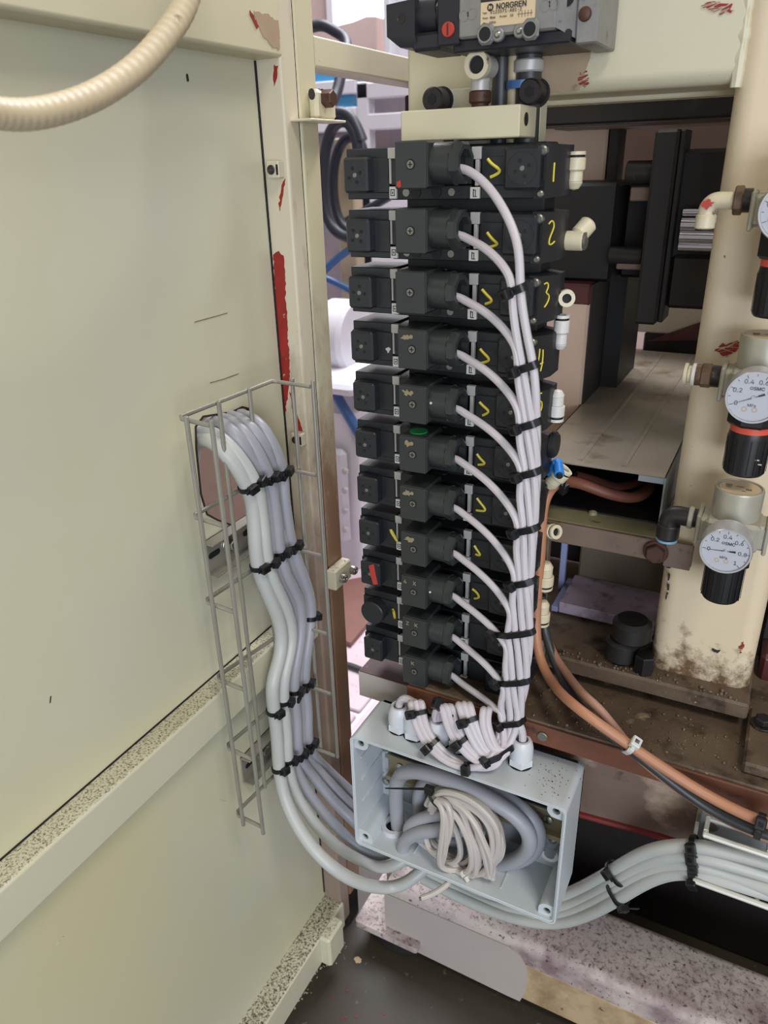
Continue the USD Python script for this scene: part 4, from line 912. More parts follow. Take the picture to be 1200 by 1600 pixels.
xl = [0, .0045, -.001, .004, -.001, .003]
names6 = ['leftmost', 'second from left', 'third from left', 'third from right', 'second from right', 'rightmost']
tpaths = []
for i in range(6):
    pts = [onX(x, y, X) for x, y, X in start[i]]
    X = XC+xl[i]
    pts += [onX(*lvA[i], X)]+[onX(*q, X) for q in mid1[i]]+[onX(*lvB[i], X)]+[onX(*q, X+.002) for q in mid2[i]]+[onX(*lvC[i], X), onX((lvC[i][0]+lvD[i][0])/2+1, (lvC[i][1]+lvD[i][1])/2, X), onX(*lvD[i], X)]
    ex = [onX(x, y, X_) for x, y, X_ in endp[i]]
    # run behind the box: keep at or behind its rear
    q = []
    for e, (x, y, X_) in zip(ex, endp[i]):
        q.append(e)
    pts += q+[np.array(w_) for w_ in [[(-.225, .540, -.672), (-.19, .555, -.655)], [(-.242, .532, -.664), (-.21, .553, -.648)], [(-.262, .526, -.660), (-.225, .550, -.642)], [(-.255, .545, -.652), (-.225, .556, -.640)], [(-.255, .556, -.662), (-.225, .566, -.648)], [(-.255, .562, -.664), (-.225, .572, -.650)]][i]]
    path = spline(pts, 200); tpaths.append(path)
    obj('tray_cable', tube(path, RD if i else RD*1.12, 14), M['cable_grey' if i > 1 else 'cable_light'], None, f'thick grey cable in the upright tray on the door, {names6[i]} of six', 'cable')
tie_lab = ['top', 'second', 'third', 'lowest']
ords = ['first', 'second', 'third', 'fourth', 'fifth', 'sixth']
for r_i, L in enumerate((lvA, lvB, lvC, lvD)):
    for i in range(6):
        p = near(tpaths[i], onX(*L[i], XC+xl[i])); m = np.argmin(np.linalg.norm(tpaths[i]-p, axis=1)); d = tpaths[i][m+2]-tpaths[i][m-2]
        tie(f'black cable tie in the {tie_lab[r_i]} row across the upright tray, {ords[i]} from left', [p], d, RD*(1.12 if i == 0 else 1.0), (1, .25, -.2) if i else (1, -.2, -.3), th=.0012)
p = near(tpaths[5], onX(484, 962, XC)); m = np.argmin(np.linalg.norm(tpaths[5]-p, axis=1))
tie('single black cable tie on the rightmost tray cable between the second and third rows', [p], tpaths[5][m+2]-tpaths[5][m-2], RD, (.6, 1, .3), th=.0012)

# ------------------------------------------------------------------ open grey terminal box
bxl, bxr, bz0, bz1, by0, by1 = -.2948, -.0893, -.6228, -.4835, .4700, .5290
tbx = thing('terminal_box', 'open pale grey plastic terminal box with glands on top and coiled cables inside', 'junction box', ((bxl+bxr)/2, by1, bz0))
def rrect(x0, z0, x1, z1, r): return sbox(x0+r, z0+r, x1-r, z1-r).buffer(r, 6)
outer = rrect(bxl, bz0, bxr, bz1, .006); inner = rrect(bxl+.0030, bz0+.0030, bxr-.0030, bz1-.0030, .004)
obj('shell', extr(outer.difference(inner), (0, by1, 0), X3, Z3, by1-by0), M['box'], tbx)
obj('back', extr(outer, (0, by1, 0), X3, Z3, .003), M['box'], tbx)
rim = outer.buffer(-.0004).difference(outer.buffer(-.0016))
obj('rim_lip', extr(rim, (0, by0, 0), X3, Z3, .0012), M['box'], tbx)
for cx, cz in ((bxl+.0095, bz1-.0095), (bxr-.0095, bz1-.0095), (bxl+.0095, bz0+.0095), (bxr-.0095, bz0+.0095)):
    sx, sz = (1 if cx > -.19 else -1), (1 if cz > -.55 else -1)
    pg = unary_union([Point(cx, cz).buffer(.0078), sbox(min(cx, cx+sx*.0075), min(cz-sz*.0078, cz+sz*.0075), max(cx, cx+sx*.0075), max(cz-sz*.0078, cz+sz*.0075)), sbox(min(cx-sx*.0078, cx+sx*.0075), min(cz, cz+sz*.0075), max(cx-sx*.0078, cx+sx*.0075), max(cz, cz+sz*.0075))])
    pg = pg.intersection(outer)
    b = obj('corner_boss', extr(pg.difference(Point(cx, cz).buffer(.0034)), (0, by1-.003, 0), X3, Z3, by1-by0-.0065), M['box'], tbx)
    obj('screw_insert', cat([tubering((cx, by0+.005, cz), Y3, .0018, .0034, .002, 18), cyl((cx, by0+.0062, cz), (cx, by0+.0075, cz), .0034, 18)]), M['screw'], b)
    obj('screw_bore', cyl((cx, by0+.0058, cz), (cx, by0+.0064, cz), .0018, 12), M['hole'], b)
# ribs on the left wall, steel plate at the back
for zz in (-.520, -.548, -.576): obj('wall_rib', bx((bxl+.003, by0+.012, zz-.0005), (bxl+.0044, by1-.003, zz+.0005)), M['box'], tbx)
for xx in (-.235, -.190, -.145): obj('floor_rib', bx((xx-.0005, by0+.012, bz0+.003), (xx+.0005, by1-.003, bz0+.0042)), M['box'], tbx)
pz0, pz1 = bz0+.020, bz1-.006
mp = obj('mounting_plate', bx((bxl+.014, by1-.0062, pz0), (bxr-.010, by1-.0046, pz1), .0003), M['zinc'], tbx, 'bluish galvanised mounting plate')
def bq(zx, zy, Y): return onY(540+zx/3.158, 1080+zy/3.158, Y)
Yp = by1-.0062
rl, rr = bq(180, 365, Yp-.006), bq(1040, 660, Yp-.006)
zr_ = (rl[2]+rr[2])/2
prof = Polygon([(-.0175, 0), (-.0175, .0015), (-.0135, .0015), (-.0135, .0072), (.0135, .0072)]).buffer(0)
dr = [bx((bxl+.012, Yp-.0012, zr_-.0130), (bxr-.008, Yp, zr_+.0130), .0002), bx((bxl+.012, Yp-.0070, zr_+.0118), (bxr-.008, Yp, zr_+.0130), .0002), bx((bxl+.012, Yp-.0070, zr_-.0130), (bxr-.008, Yp, zr_-.0118), .0002),
      bx((bxl+.012, Yp-.0078, zr_+.0118), (bxr-.008, Yp-.0066, zr_+.0170), .0003), bx((bxl+.012, Yp-.0078, zr_-.0170), (bxr-.008, Yp-.0066, zr_-.0118), .0003)]
rail = obj('din_rail', cat(dr), M['dinrail'], tbx, 'yellow-zinc mounting rail')
for xx in (bxl+.026, bxr-.026):
    obj('rail_screw', lathe([(0, 0), (.0048, 0), (.0044, .0016), (.0022, .0026), (0, .0026)], (xx, Yp-.0012, zr_), -Y3, 20), M['steel'], rail)
for xx in (-.235, -.19, -.145): obj('rail_slot', extr(LineString([(-.006, 0), (.006, 0)]).buffer(.003), (xx, Yp-.0011, zr_), X3, Z3, .0004), M['hole'], rail)
for zx, zy in ((195, 282), (200, 445), (1022, 735)):
    c = bq(zx, zy, Yp); obj('plate_screw', lathe([(0, 0), (.0040, 0), (.0036, .0014), (.0016, .0022), (0, .0022)], c, -Y3, 18), M['steel'], mp)
# round posts in the rear corners
cpp = bq(182, 612, .516); obj('corner_post', cyl((cpp[0], by1-.003, cpp[2]), (cpp[0], by1-.018, cpp[2]), .0085, 24, .0006), M['box'], tbx)
for xx in (bxr-.020,):
    obj('clip_saddle', extr(Point(0, 0).buffer(.0085).difference(Point(0, 0).buffer(.0050)).difference(sbox(-.006, .002, .006, .02)), (xx, by1-.003, bz0+.034), X3, Z3, .014), M['box'], tbx)
g7 = np.random.default_rng(17); sp = []
for i in range(55):
    a = .00022+.0003*g7.random(); sp.append(shift(trimesh.creation.icosphere(1, a), (g7.normal(-.112, .009), by0+.006+(by1-by0-.012)*g7.random(), bz1+a*.3)))
obj('dust_specks', cat(sp), M['grime'], tbx, 'black specks of dust on the right of the top', kind='stuff')
# glands: each lifts off on its own
gl_lab = ['leftmost grey cable gland on the box top, with an empty looking mouth', 'second grey cable gland from the left on the box top', 'third grey cable gland from the left on the box top', 'fourth grey cable gland from the left on the box top', 'fifth grey cable gland from the left on the box top', 'grey cable gland at the right end of the box top, behind the pale bundle']
for i, (gx, gy) in enumerate(GL):
    b = np.array([gx, gy, bz1]); t = thing('cable_gland', gl_lab[i], 'cable gland', b)
    s_ = .92
    obj('hex_nut', cyl(b+[0, 0, .0008], b+[0, 0, .0078], .0125*s_, 6, .0007, .4+.2*i), M['gland'], t, smooth=20)
    obj('seal', cyl(b, b+[0, 0, .0012], .0118*s_, 24), M['hole'], t, 'black seal')
    obj('dome', lathe([(.0, .0070), (.0108*s_, .0070), (.0114*s_, .009), (.0114*s_, .0180), (.0102*s_, .0235), (.0082*s_, .0268), (.0060*s_, .0268), (.0056*s_, .0200), (0, .0200)], b, Z3, 30), M['gland'], t)
    obj('mouth', cyl(b+[0, 0, .0201], b+[0, 0, .0206], .0056*s_, 20), M['hole'], t)
    if i in (0, 5):
        e = b+[.006, 0, .006]
        obj('cable_stub', tube(spline([b+[0, 0, .018], b+[.001, 0, .031], b+[.007, 0, .037], b+[.016, .003, .032]] if i == 0 else [b+[0, 0, .018], b+[0, -.001, .034], b+[-.004, -.002, .044], b+[-.010, 0, .040]], 24), .0036, 10), M['cable_pale'], t)
# grommet in the floor of the box, inside left
c = np.array([bq(240, 705, .500)[0], .500, bz0+.003])
gm = thing('cable_grommet', 'pale round grommet in the floor of the open box, a thick cable standing in it', 'grommet', c)
obj('ring', tubering(c, Z3, .0085, .0125, .006, 30), M['gland'], gm)
obj('mouth', cyl(c+[0, 0, .001], c+[0, 0, .0016], .0090, 24), M['hole'], gm)
# thick cables coiled inside
def coil(name, lab, pts, r, m, n=120):
    p = spline([bq(*q) for q in pts], n); obj(name, tube(p, r, 14), M[m], None, lab, 'cable'); return p
coil('box_cable', 'thick grey cable rising from the grommet and looping over to the right in the box', [(262, 740, .500), (258, 660, .500), (250, 560, .499), (252, 470, .497), (275, 415, .494), (330, 396, .491), (410, 408, .489), (500, 436, .488), (620, 486, .488), (740, 550, .488), (840, 620, .489), (900, 700, .491), (903, 770, .494), (860, 818, .499), (780, 850, .504), (690, 862, .507)], .0072, 'cable_grey')
coil('box_cable', 'thick bluish grey cable behind the first loop, at the right inside the box', [(368, 610, .5105), (362, 540, .510), (380, 470, .508), (450, 436, .506), (560, 440, .505), (680, 470, .504), (800, 535, .503), (900, 610, .503), (950, 690, .504), (940, 770, .507), (880, 826, .511), (760, 858, .513), (660, 856, .513)], .0070, 'cable_grey')
coil('box_cable', 'thick grey cable in a wide low loop at the front left of the box', [(640, 690, .492), (560, 684, .487), (450, 686, .483), (350, 704, .481), (292, 745, .481), (290, 800, .482), (340, 838, .484), (440, 858, .487), (540, 866, .492), (620, 850, .500)], .0066, 'cable_grey')
coil('box_cable', 'thick grey cable in a short loop above the wide low loop', [(600, 625, .503), (540, 610, .498), (450, 612, .492), (370, 632, .489), (318, 668, .488), (322, 704, .490), (400, 722, .497), (490, 735, .505), (580, 740, .513)], .0062, 'cable_grey')
# the hank of thin cores, tied up: one thing, each core a part
hk = thing('cable_hank', 'tied hank of thin pale cores hanging in loops in the middle of the box', 'cable coil', bq(560, 720, .49))
strands = [
    [(420, 560, .492), (470, 500, .484), (560, 512, .482), (660, 570, .480), (735, 660, .479), (752, 760, .480), (720, 850, .482), (640, 905, .485), (585, 900, .487)],
    [(420, 580, .494), (480, 520, .486), (580, 540, .484), (680, 610, .482), (740, 700, .481), (740, 800, .483), (690, 890, .486)],
    [(430, 540, .496), (500, 492, .489), (600, 512, .487), (700, 590, .485), (755, 690, .485), (745, 810, .487), (660, 860, .490)],
    [(440, 530, .490), (520, 530, .484), (610, 610, .480), (660, 720, .478), (690, 830, .479), (710, 915, .482)],
    [(450, 530, .488), (540, 550, .482), (630, 640, .478), (680, 740, .477), (715, 840, .479), (700, 905, .483), (660, 880, .486)],
    [(445, 540, .486), (560, 580, .483), (610, 690, .480), (650, 780, .479), (650, 860, .482), (600, 925, .485), (560, 890, .488)],
    [(455, 535, .482), (500, 560, .478), (520, 640, .476), (505, 730, .476), (470, 790, .478), (420, 780, .482), (395, 720, .486)],
    [(445, 540, .480), (475, 580, .476), (480, 680, .474), (468, 780, .475), (472, 860, .478), (510, 900, .482), (560, 895, .486)],
    [(400, 600, .498), (350, 700, .500), (380, 800, .498), (460, 850, .495), (560, 850, .492), (640, 780, .490), (650, 700, .492)],
    [(380, 740, .502), (360, 800, .503), (380, 690, .500), (430, 600, .497), (450, 540, .492)],
    [(410, 760, .502), (420, 830, .500), (520, 870, .497), (620, 840, .495), (690, 760, .494), (700, 660, .495), (640, 580, .496), (540, 540, .494)],
    [(440, 550, .494), (420, 640, .496), (430, 740, .498), (500, 820, .498), (590, 830, .496), (640, 760, .494)],
    [(450, 545, .484), (530, 600, .480), (590, 700, .477), (620, 800, .477), (610, 880, .480), (560, 915, .484), (500, 880, .488)],
    [(455, 545, .486), (550, 620, .482), (620, 720, .479), (645, 830, .479), (625, 910, .483), (570, 925, .487)],
    [(450, 550, .490), (520, 640, .486), (560, 740, .484), (560, 820, .486), (500, 860, .489), (430, 820, .493), (400, 750, .495)],
    [(460, 540, .488), (590, 560, .484), (690, 640, .481), (725, 740, .480), (715, 840, .481), (670, 900, .484), (610, 915, .488)],
    [(455, 550, .480), (490, 600, .4765), (500, 690, .475), (490, 790, .476), (475, 850, .479)],
    [(400, 560, .500), (470, 480, .497), (600, 500, .494), (720, 600, .491), (770, 720, .490), (750, 800, .492), (690, 840, .494)],
]
for s_ in list(strands[:6]): strands.append([(x+10*((i % 3)-1)+6, y+9, Y+.004) for i, (x, y, Y) in enumerate(s_)])
def keep(q):
    q = bq(q[0], q[1], q[2]-.005); q[2] = max(q[2], bz0+.0064); return q
for s_ in strands: obj('core', tube(np.maximum(spline([keep(q) for q in s_], 70), [-9, -9, bz0+.0062]), .0030, 8), M['core'], hk)
p = spline([bq(*q) for q in [(560, 850, .484), (520, 880, .480), (515, 930, .474), (480, 970, .466), (430, 1000, .458), (372, 1022, .450)]], 40)
obj('cut_core', tube(p, .0029, 10), M['core'], hk, 'cut core sticking out over the front edge')
obj('stripped_end', cyl(p[-1], p[-1]+(p[-1]-p[-2])*1.2, .0016, 10), M['brass'], hk)
e = bq(575, 885, .478)
obj('core_end', cat([cyl(e, e+[.004, -.002, -.003], .0038, 16, .0004), cyl(e+[.0045, -.0022, -.0034], e+[.008, -.004, -.006], .0024, 12)]), M['white_tag'], hk, 'white end cap of a core')
kn = bq(425, 520, .4835)
t = thing('cable_tie', 'black tie with a long uncut tail, round the hank of cores in the box', 'cable tie', kn)
obj('strap', tube(spline([bq(405, 492, .480), bq(425, 540, .475), bq(462, 575, .478), bq(470, 560, .490), bq(440, 500, .494), bq(405, 492, .484)], 40), .0014, 8), M['tie'], t)
h = bq(412, 488, .479); obj('head', bx(h-[.0042, .003, .004], h+[.0042, .003, .0046], .0008), M['tie'], t)
obj('tail', hullm([h+[-.003, -.0004, .0014], h+[-.003, -.0004, -.0014], h+[-.003, .0006, .0014], h+[-.003, .0006, -.0014], bq(195, 479, .474)+[0, 0, .0008], bq(195, 479, .474)-[0, 0, .0008], bq(195, 479, .4748)]), M['tie'], t)
# cores seen dropping from the glands along the back of the box
for k in range(8):
    xx = -.232+.0085*k
    pts = [(xx, .506, bz1-.001), (xx+.003, .508, bz1-.014), (xx+.008, .510, bz1-.034), (xx+.012, .508, bz1-.050)]
    obj('gland_core', tube(spline(pts, 20), .0026, 8), M['core'], None, f'thin core dropping inside the top of the open box, {["first", "second", "third", "fourth", "fifth", "sixth", "seventh", "eighth"][k]} from left', 'cable', 'cores dropping inside the box')

# ------------------------------------------------------------------ thick cables passing behind the box and out to the right
def rcab(lab, pts, m, r=.0074):
    p = spline([onY(x, y, Y) for x, y, Y in pts], 140); obj('run_cable', tube(p, r, 14), M[m], None, lab, 'cable'); return p
rc = [rcab('topmost of four thick cables curving from the box into the right-hand tray', [(640, 1330, .548), (760, 1395, .548), (850, 1405, .548), (905, 1388, .540), (960, 1358, .520), (1020, 1328, .506), (1080, 1322, .500), (1140, 1332, .500), (1215, 1352, .500)], 'cable_light', .0057),
      rcab('second of four thick cables curving from the box into the right-hand tray', [(640, 1345, .546), (760, 1410, .546), (850, 1420, .546), (910, 1404, .538), (965, 1373, .519), (1022, 1344, .506), (1080, 1337, .499), (1140, 1350, .499), (1215, 1372, .502)], 'cable_light', .0057),
      rcab('third of four thick cables curving from the box into the right-hand tray', [(650, 1362, .544), (760, 1418, .544), (850, 1432, .544), (912, 1415, .536), (968, 1384, .518), (1024, 1355, .506), (1080, 1350, .500), (1140, 1366, .500), (1215, 1394, .497)], 'cable_light', .0057),
      rcab('lowest of four thick cables curving from the box into the right-hand tray', [(660, 1372, .540), (760, 1420, .540), (850, 1442, .540), (915, 1430, .532), (972, 1400, .515), (1026, 1371, .504), (1080, 1364, .499), (1140, 1378, .498), (1215, 1400, .499)], 'cable_light', .0061)]
def tie_at(lab, paths, xy, Y, r, hd, **kw):
    q = onY(*xy, Y); pts = [near(p, q) for p in paths]; m = np.argmin(np.linalg.norm(paths[0]-pts[0], axis=1)); d = paths[0][min(m+2, len(paths[0])-1)]-paths[0][m-2]
    d = d/np.linalg.norm(d); c = pts[0]; pts = [p-d*((p-c)@d) for p in pts]
    return tie(lab, pts, d, r, hd, **kw)
tie_at('black tie round the upper pair of thick cables, midway between box and right-hand tray', rc[:2], (962, 1364), .518, .0076, (-.2, -1, .5))
tie_at('black tie round the lower pair of thick cables, midway between box and right-hand tray', rc[2:], (962, 1390), .518, .0074, (0, -.4, -1), tail=.012)
for i, nm in enumerate(('topmost', 'second', 'third', 'lowest')):
    tie_at(f'{nm} of four black ties where the thick cables enter the right-hand tray', [rc[i]], (1085, 1320+14*i), .500, .0076, (0, -1, .6) if i != 3 else (-.2, -1, -.4))
# right-hand wire tray
t2 = thing('wire_tray', 'short galvanised wire tray at the lower right carrying four thick cables', 'cable tray', onY(1150, 1340, .51))
wz = [(1102, 1277, .5), (1098, 1303, .5), (1082, 1375, .5)]
zz_ = [-.4725, -.4908, -.5435]
ys_ = [.512, .4930, .4905]
x0_ = [onY(1102, 1277, .512)[0], onY(1098, 1303, .493)[0], onY(1082, 1375, .4905)[0]]
for x0, y0, px_ in zip(x0_, ys_, ((1102, 1277), (1098, 1303), (1082, 1375))):
    z0 = onY(*px_, y0)[2]; obj('long_wire', wire((x0, y0, z0), (.14, y0, z0), .0024), M['galv_white'], t2)
zA, zB_, zC = (onY(1102, 1277, .512)[2], onY(1098, 1303, .493)[2], onY(1082, 1375, .4905)[2])
for dx in (.002, .047, .094):
    xa = x0_[1]+dx
    obj('cross_wire', tube(np.array([(xa, .512, zA+.002), (xa, .503, zA-.004), (xa, .4955, zB_+.002), (xa, .4955, zB_-.004)]), .0020, 8), M['galv_white'], t2)
    obj('cross_wire', tube(np.array([(xa, .4955, zB_+.001), (xa, .5125, zB_-.020), (xa, .5125, zC+.004), (xa, .506, zC-.001), (xa, .4905, zC-.001)]), .0020, 8), M['galv_white'], t2)
q = onY(1094, 1290, .520)
tp_ = thing('tray_end_bracket', 'galvanised end bracket holding the short wire tray at the lower right', 'bracket', q)
obj('upright', bx((q[0]-.004, .506, q[2]-.020), (q[0]-.001, .530, q[2]+.016), .0006), M['galv'], tp_)
obj('back_plate', bx((q[0]-.001, .528, q[2]-.030), (q[0]+.10, .5305, q[2]+.012), .0006), M['zinc'], tp_)
c = onY(1112, 1292, .526); obj('screw', cat([cyl(c, c+[0, .004, 0], .0058, 20, .0012)]), M['screw'], tp_)

# ------------------------------------------------------------------ pressure regulators on the right-hand post
def regulator(k, gz, lab, ring, port, needle):
    """k-th regulator; gauge centre height gz"""
    x0 = [-.0085, -.0095, -.0095][k]; yb = .5600
    G = np.array([x0, .515, gz])
    t = thing('pressure_regulator', lab, 'regulator', (x0, .585, gz-.06))
    A = np.array([x0+.001, yb, 0])
    body = obj('body', cat([bx(A+[-.0185, -.0165, gz-.0125], A+[.0185, .0165, gz+.0095], .0025), bx(A+[-.0232, -.0120, gz-.0110], A+[.0232, .0120, gz+.0080], .0020)]), M['reg'], t)
    obj('flange', bx(A+[-.0245, -.0135, gz-.0135], A+[-.0215, .0135, gz+.0100], .0010), M['reg'], body)
    obj('flange', bx(A+[.0215, -.0135, gz-.0135], A+[.0245, .0135, gz+.0100], .0010), M['reg'], body)
    cap = obj('top_cap', lathe([(0, gz+.0085), (.0160, gz+.0085), (.0166, gz+.0100), (.0168, gz+.0300), (.0162, gz+.0315), (.0150, gz+.0315), (.0146, gz+.0306), (0, gz+.0306)], A, Z3, 40), M['reg'], t, 'round metallic cap with a worn label')
    obj('cap_label', lathe([(0, gz+.0306), (.0140, gz+.0306), (.0140, gz+.0309), (0, gz+.0309)], A, Z3, 36), M['label'], cap, 'worn cream label')
    top = A+[0, 0, gz+.03095]
    for i, (dx, dy, w, h) in enumerate(((-.0075, .004, .0045, .0008), (-.0075, .0015, .0045, .0008), (-.0075, -.001, .0035, .0007), (.0000, .002, .0050, .0007), (.0060, -.001, .0040, .0008), (.0060, -.003, .0040, .0008), (.0030, -.0060, .0030, .0006))):
        obj('label_print', bx(top+[dx-w/2, dy-h/2, 0], top+[dx+w/2, dy+h/2, .0001]), M['ink'], cap)
    # bracket back to the post
    obj('mounting_bracket', bx(A+[-.012, .0150, gz-.006], A+[.012, .0405, gz+.004], .001), M['reg'], t)
    # gauge
    g = obj('gauge', lathe([(0, .030), (.0060, .030), (.0070, .022), (.0160, .020), (.0170, .016), (.0172, .002), (.0166, 0), (.0156, 0), (.0154, .0018), (0, .0018)][::-1], G, Y3, 48), M['bezel'], t, 'round pressure gauge')
    obj('dial', cyl(G+[0, .0014, 0], G+[0, .0017, 0], .0154, 40), M['dial'], g, 'white dial')
    obj('glass', cyl(G+[0, .0003, 0], G+[0, .0006, 0], .0155, 40), M['glass'], g)
    yf = .0013
    def at(a, r): return G+[-r*math.cos(a), yf, r*math.sin(a)]
    # scale from 0 (left, a little down) clockwise to 1 (lower right)
    a0, a1 = [-.38, -.38, .02][k], [-3.62+2*math.pi*0, -3.62, 0][k]
    a0, span = ([-.42, -.42, -.02][k], math.radians(228))
    for i, s_ in enumerate(('0', '0.2', '0.4', '0.6', '0.8', '1')):
        a = a0+span*i/5
        obj('scale_number', text(s_, .0028, at(a, .0108), X3, Z3, .0001), M['ink'], g)
    for i in range(11):
        a = a0+span*i/10; L = .0022 if i % 2 == 0 else .0013
        d = np.array([-math.cos(a), 0, math.sin(a)]); p = np.array([-d[2], 0, d[0]])
        q = G+[0, yf, 0]+d*.0150; obj('scale_mark', hullm([q+p*.00018+[0, e, 0] for e in (0, .0001)]+[q-p*.00018+[0, e, 0] for e in (0, .0001)]+[q-d*L+p*.00018+[0, e, 0] for e in (0, .0001)]+[q-d*L-p*.00018+[0, e, 0] for e in (0, .0001)]), M['ink'], g)
    obj('dial_mark', text('SMC', .0021, G+[.0022, yf, .0058], X3, Z3, .0001, True), M['ink'], g, 'printed maker mark')
    obj('dial_mark', tubering(G+[-.0022, yf, .0058], Y3, .0006, .0010, .0001, 16), M['ink'], g)
    obj('dial_unit', text('MPa', .0018, G+[-.0005, yf, -.0052], X3, Z3, .0001), M['ink'], g)
    for dx in (-.0045, .0015): obj('dial_ring', tubering(G+[dx, yf, -.0080], Y3, .0010, .0017, .0001, 20), M['label'], g, 'faint printed ring')
    a = a0+needle; d = np.array([-math.cos(a), 0, math.sin(a)]); p = np.array([-d[2], 0, d[0]]); c = G+[0, .0009, 0]
    obj('needle', cat([hullm([c+d*.0135+[0, e, 0] for e in (0, .0002)]+[c-d*.002+s*p*.0003+[0, e, 0] for e in (0, .0002) for s in (1, -1)]), hullm([c-d*.0024+s*p*.0004+[0, e, 0] for e in (0, .0002) for s in (1, -1)]+[c-d*.0065+s*p*.0007+[0, e, 0] for e in (0, .0002) for s in (1, -1)])]), M['ink'], g)
    obj('needle_hub', cyl(c-[0, .0003, 0], c+[0, .0004, 0], .0014, 18), M['dial'], g)
    # bonnet and knob
    obj('bonnet', cyl(A+[0, 0, gz-.0300], A+[0, 0, gz-.0120], .0172, 8, .002, .39), M['knob'], t, 'black octagonal bonnet', smooth=20)
    if ring: obj('lock_ring', cyl(A+[0, 0, gz-.0345], A+[0, 0, gz-.0302], .0136, 40), M['redring'], t, 'orange-red lock ring')
    kp = [(0, gz-.0660), (.0125, gz-.0660), (.0136, gz-.0645), (.0140, gz-.0385), (.0134, gz-.0345), (0, gz-.0345)] if ring else [(0, gz-.0600), (.0125, gz-.0600), (.0134, gz-.0585), (.0138, gz-.0300), (0, gz-.0300)]
    kn = obj('knob', lathe(kp, A, Z3, 40), M['knob'], t, 'black adjusting knob')
    n = 18; zlo, zhi = (gz-.0635, gz-.0390) if ring else (gz-.0580, gz-.0320)
    obj('knob_groove', cat([bx(np.array([-.0139, -.0004, zlo]), np.array([-.0143, .0004, zhi])).apply_transform(trimesh.transformations.rotation_matrix(2*math.pi*i/n, Z3)).apply_translation(A) for i in range(n)]), M['hole'], kn).path
    if ring:
        for i, (x, z) in enumerate(((.0075, -.052), (.0095, -.0555))):
            th = math.asin(x/.0142); obj('knob_print', bx(A+[x-.0014, -.0142*math.cos(th)-.0002, gz+z-.0003], A+[x+.0014, -.0142*math.cos(th)+.0006, gz+z+.0003]), M['white_tag'], kn)
    return A, gz
R1 = regulator(0, -.0300, 'topmost regulator on the post, cut by the right edge', True, 0, .0)
R2 = regulator(1, -.1393, 'middle regulator on the post, with an orange-red ring above its black knob', True, 1, .0)
R3 = regulator(2, -.2487, 'lowest regulator on the post, with a dark elbow at its left', False, 2, -.04)
# ports on the left of each
A, gz = R1; b = A+[-.0245, 0, gz+.004]
t = thing('regulator_elbow', 'ivory elbow with a red paint smear, at the left of the topmost regulator', 'air fitting', b)
obj('hex_nut', cyl(b-[.0105, 0, 0], b-[.005, 0, 0], .0088, 6, .0008), M['brass'], t, 'brown hexagon nut')
obj('thread', cyl(b-[.005, 0, 0], b, .0072, 20), M['bolt'], t)
k = b-[.0255, 0, 0]
obj('arm', tube(spline([b-[.0100, 0, 0], b-[.0175, 0, 0], k+[.003, 0, -.0008], k+[0, 0, -.0050], k+[0, 0, -.0085]], 20), .0053, 16), M['fitting'], t)
obj('collar', cyl(k+[0, 0, -.0170], k+[0, 0, -.0080], .0064, 24, .0008), M['fitting'], t)
obj('collar_gap', cyl(k+[0, 0, -.0178], k+[0, 0, -.0169], .0058, 24), M['hole'], t)
obj('red_smear', extr(blob(18, .0038, .0026, 8, .45), k+[-.0006, -.0056, -.0020], X3, Z3, .0012), M['red_mark'], t, 'red paint smear')
A, gz = R2; b = A+[-.0245, 0, gz+.0005]
t = thing('regulator_connector', 'straight connector with brown hexagon and white ring, at the left of the middle regulator', 'air fitting', b)
obj('thread', cyl(b-[.0060, 0, 0], b, .0075, 22), M['bolt'], t)
obj('hex_nut', cyl(b-[.0130, 0, 0], b-[.0060, 0, 0], .0086, 6, .0008), M['brass'], t, 'brown hexagon')
obj('body', cyl(b-[.0165, 0, 0], b-[.0130, 0, 0], .0074, 24), M['brass'], t)
obj('white_ring', cyl(b-[.0190, 0, 0], b-[.0165, 0, 0], .0080, 24, .0004), M['white_fit'], t)
obj('release_ring', cat([cyl(b-[.0215, 0, 0], b-[.0190, 0, 0], .0060, 24), tubering(b-[.0240, 0, 0], X3, .0046, .0076, .0022, 24)]), M['fitting'], t)
A, gz = R3; b = A+[-.0245, 0, gz+.0015]
t = thing('regulator_elbow', 'dark grey elbow with a blue ring, at the left of the lowest regulator', 'air fitting', b)
k = b-[.0195, 0, 0]
obj('arm', tube(spline([b, b-[.009, 0, 0], k+[.0035, 0, -.0004], k+[0, 0, -.0040], k+[0, 0, -.0110]], 24), .0072, 18), M['bolt'], t)
obj('neck_ring', cyl(b-[.0066, 0, 0], b-[.0030, 0, 0], .0086, 22, .0006), M['reg'], t)
obj('collar', cyl(k+[0, 0, -.0195], k+[0, 0, -.0080], .0084, 26, .0008), M['bolt'], t)
obj('release_ring', cyl(k+[0, 0, -.0225], k+[0, 0, -.0205], .0078, 26, .0004), M['ring_blue'], t, 'pale blue release ring')

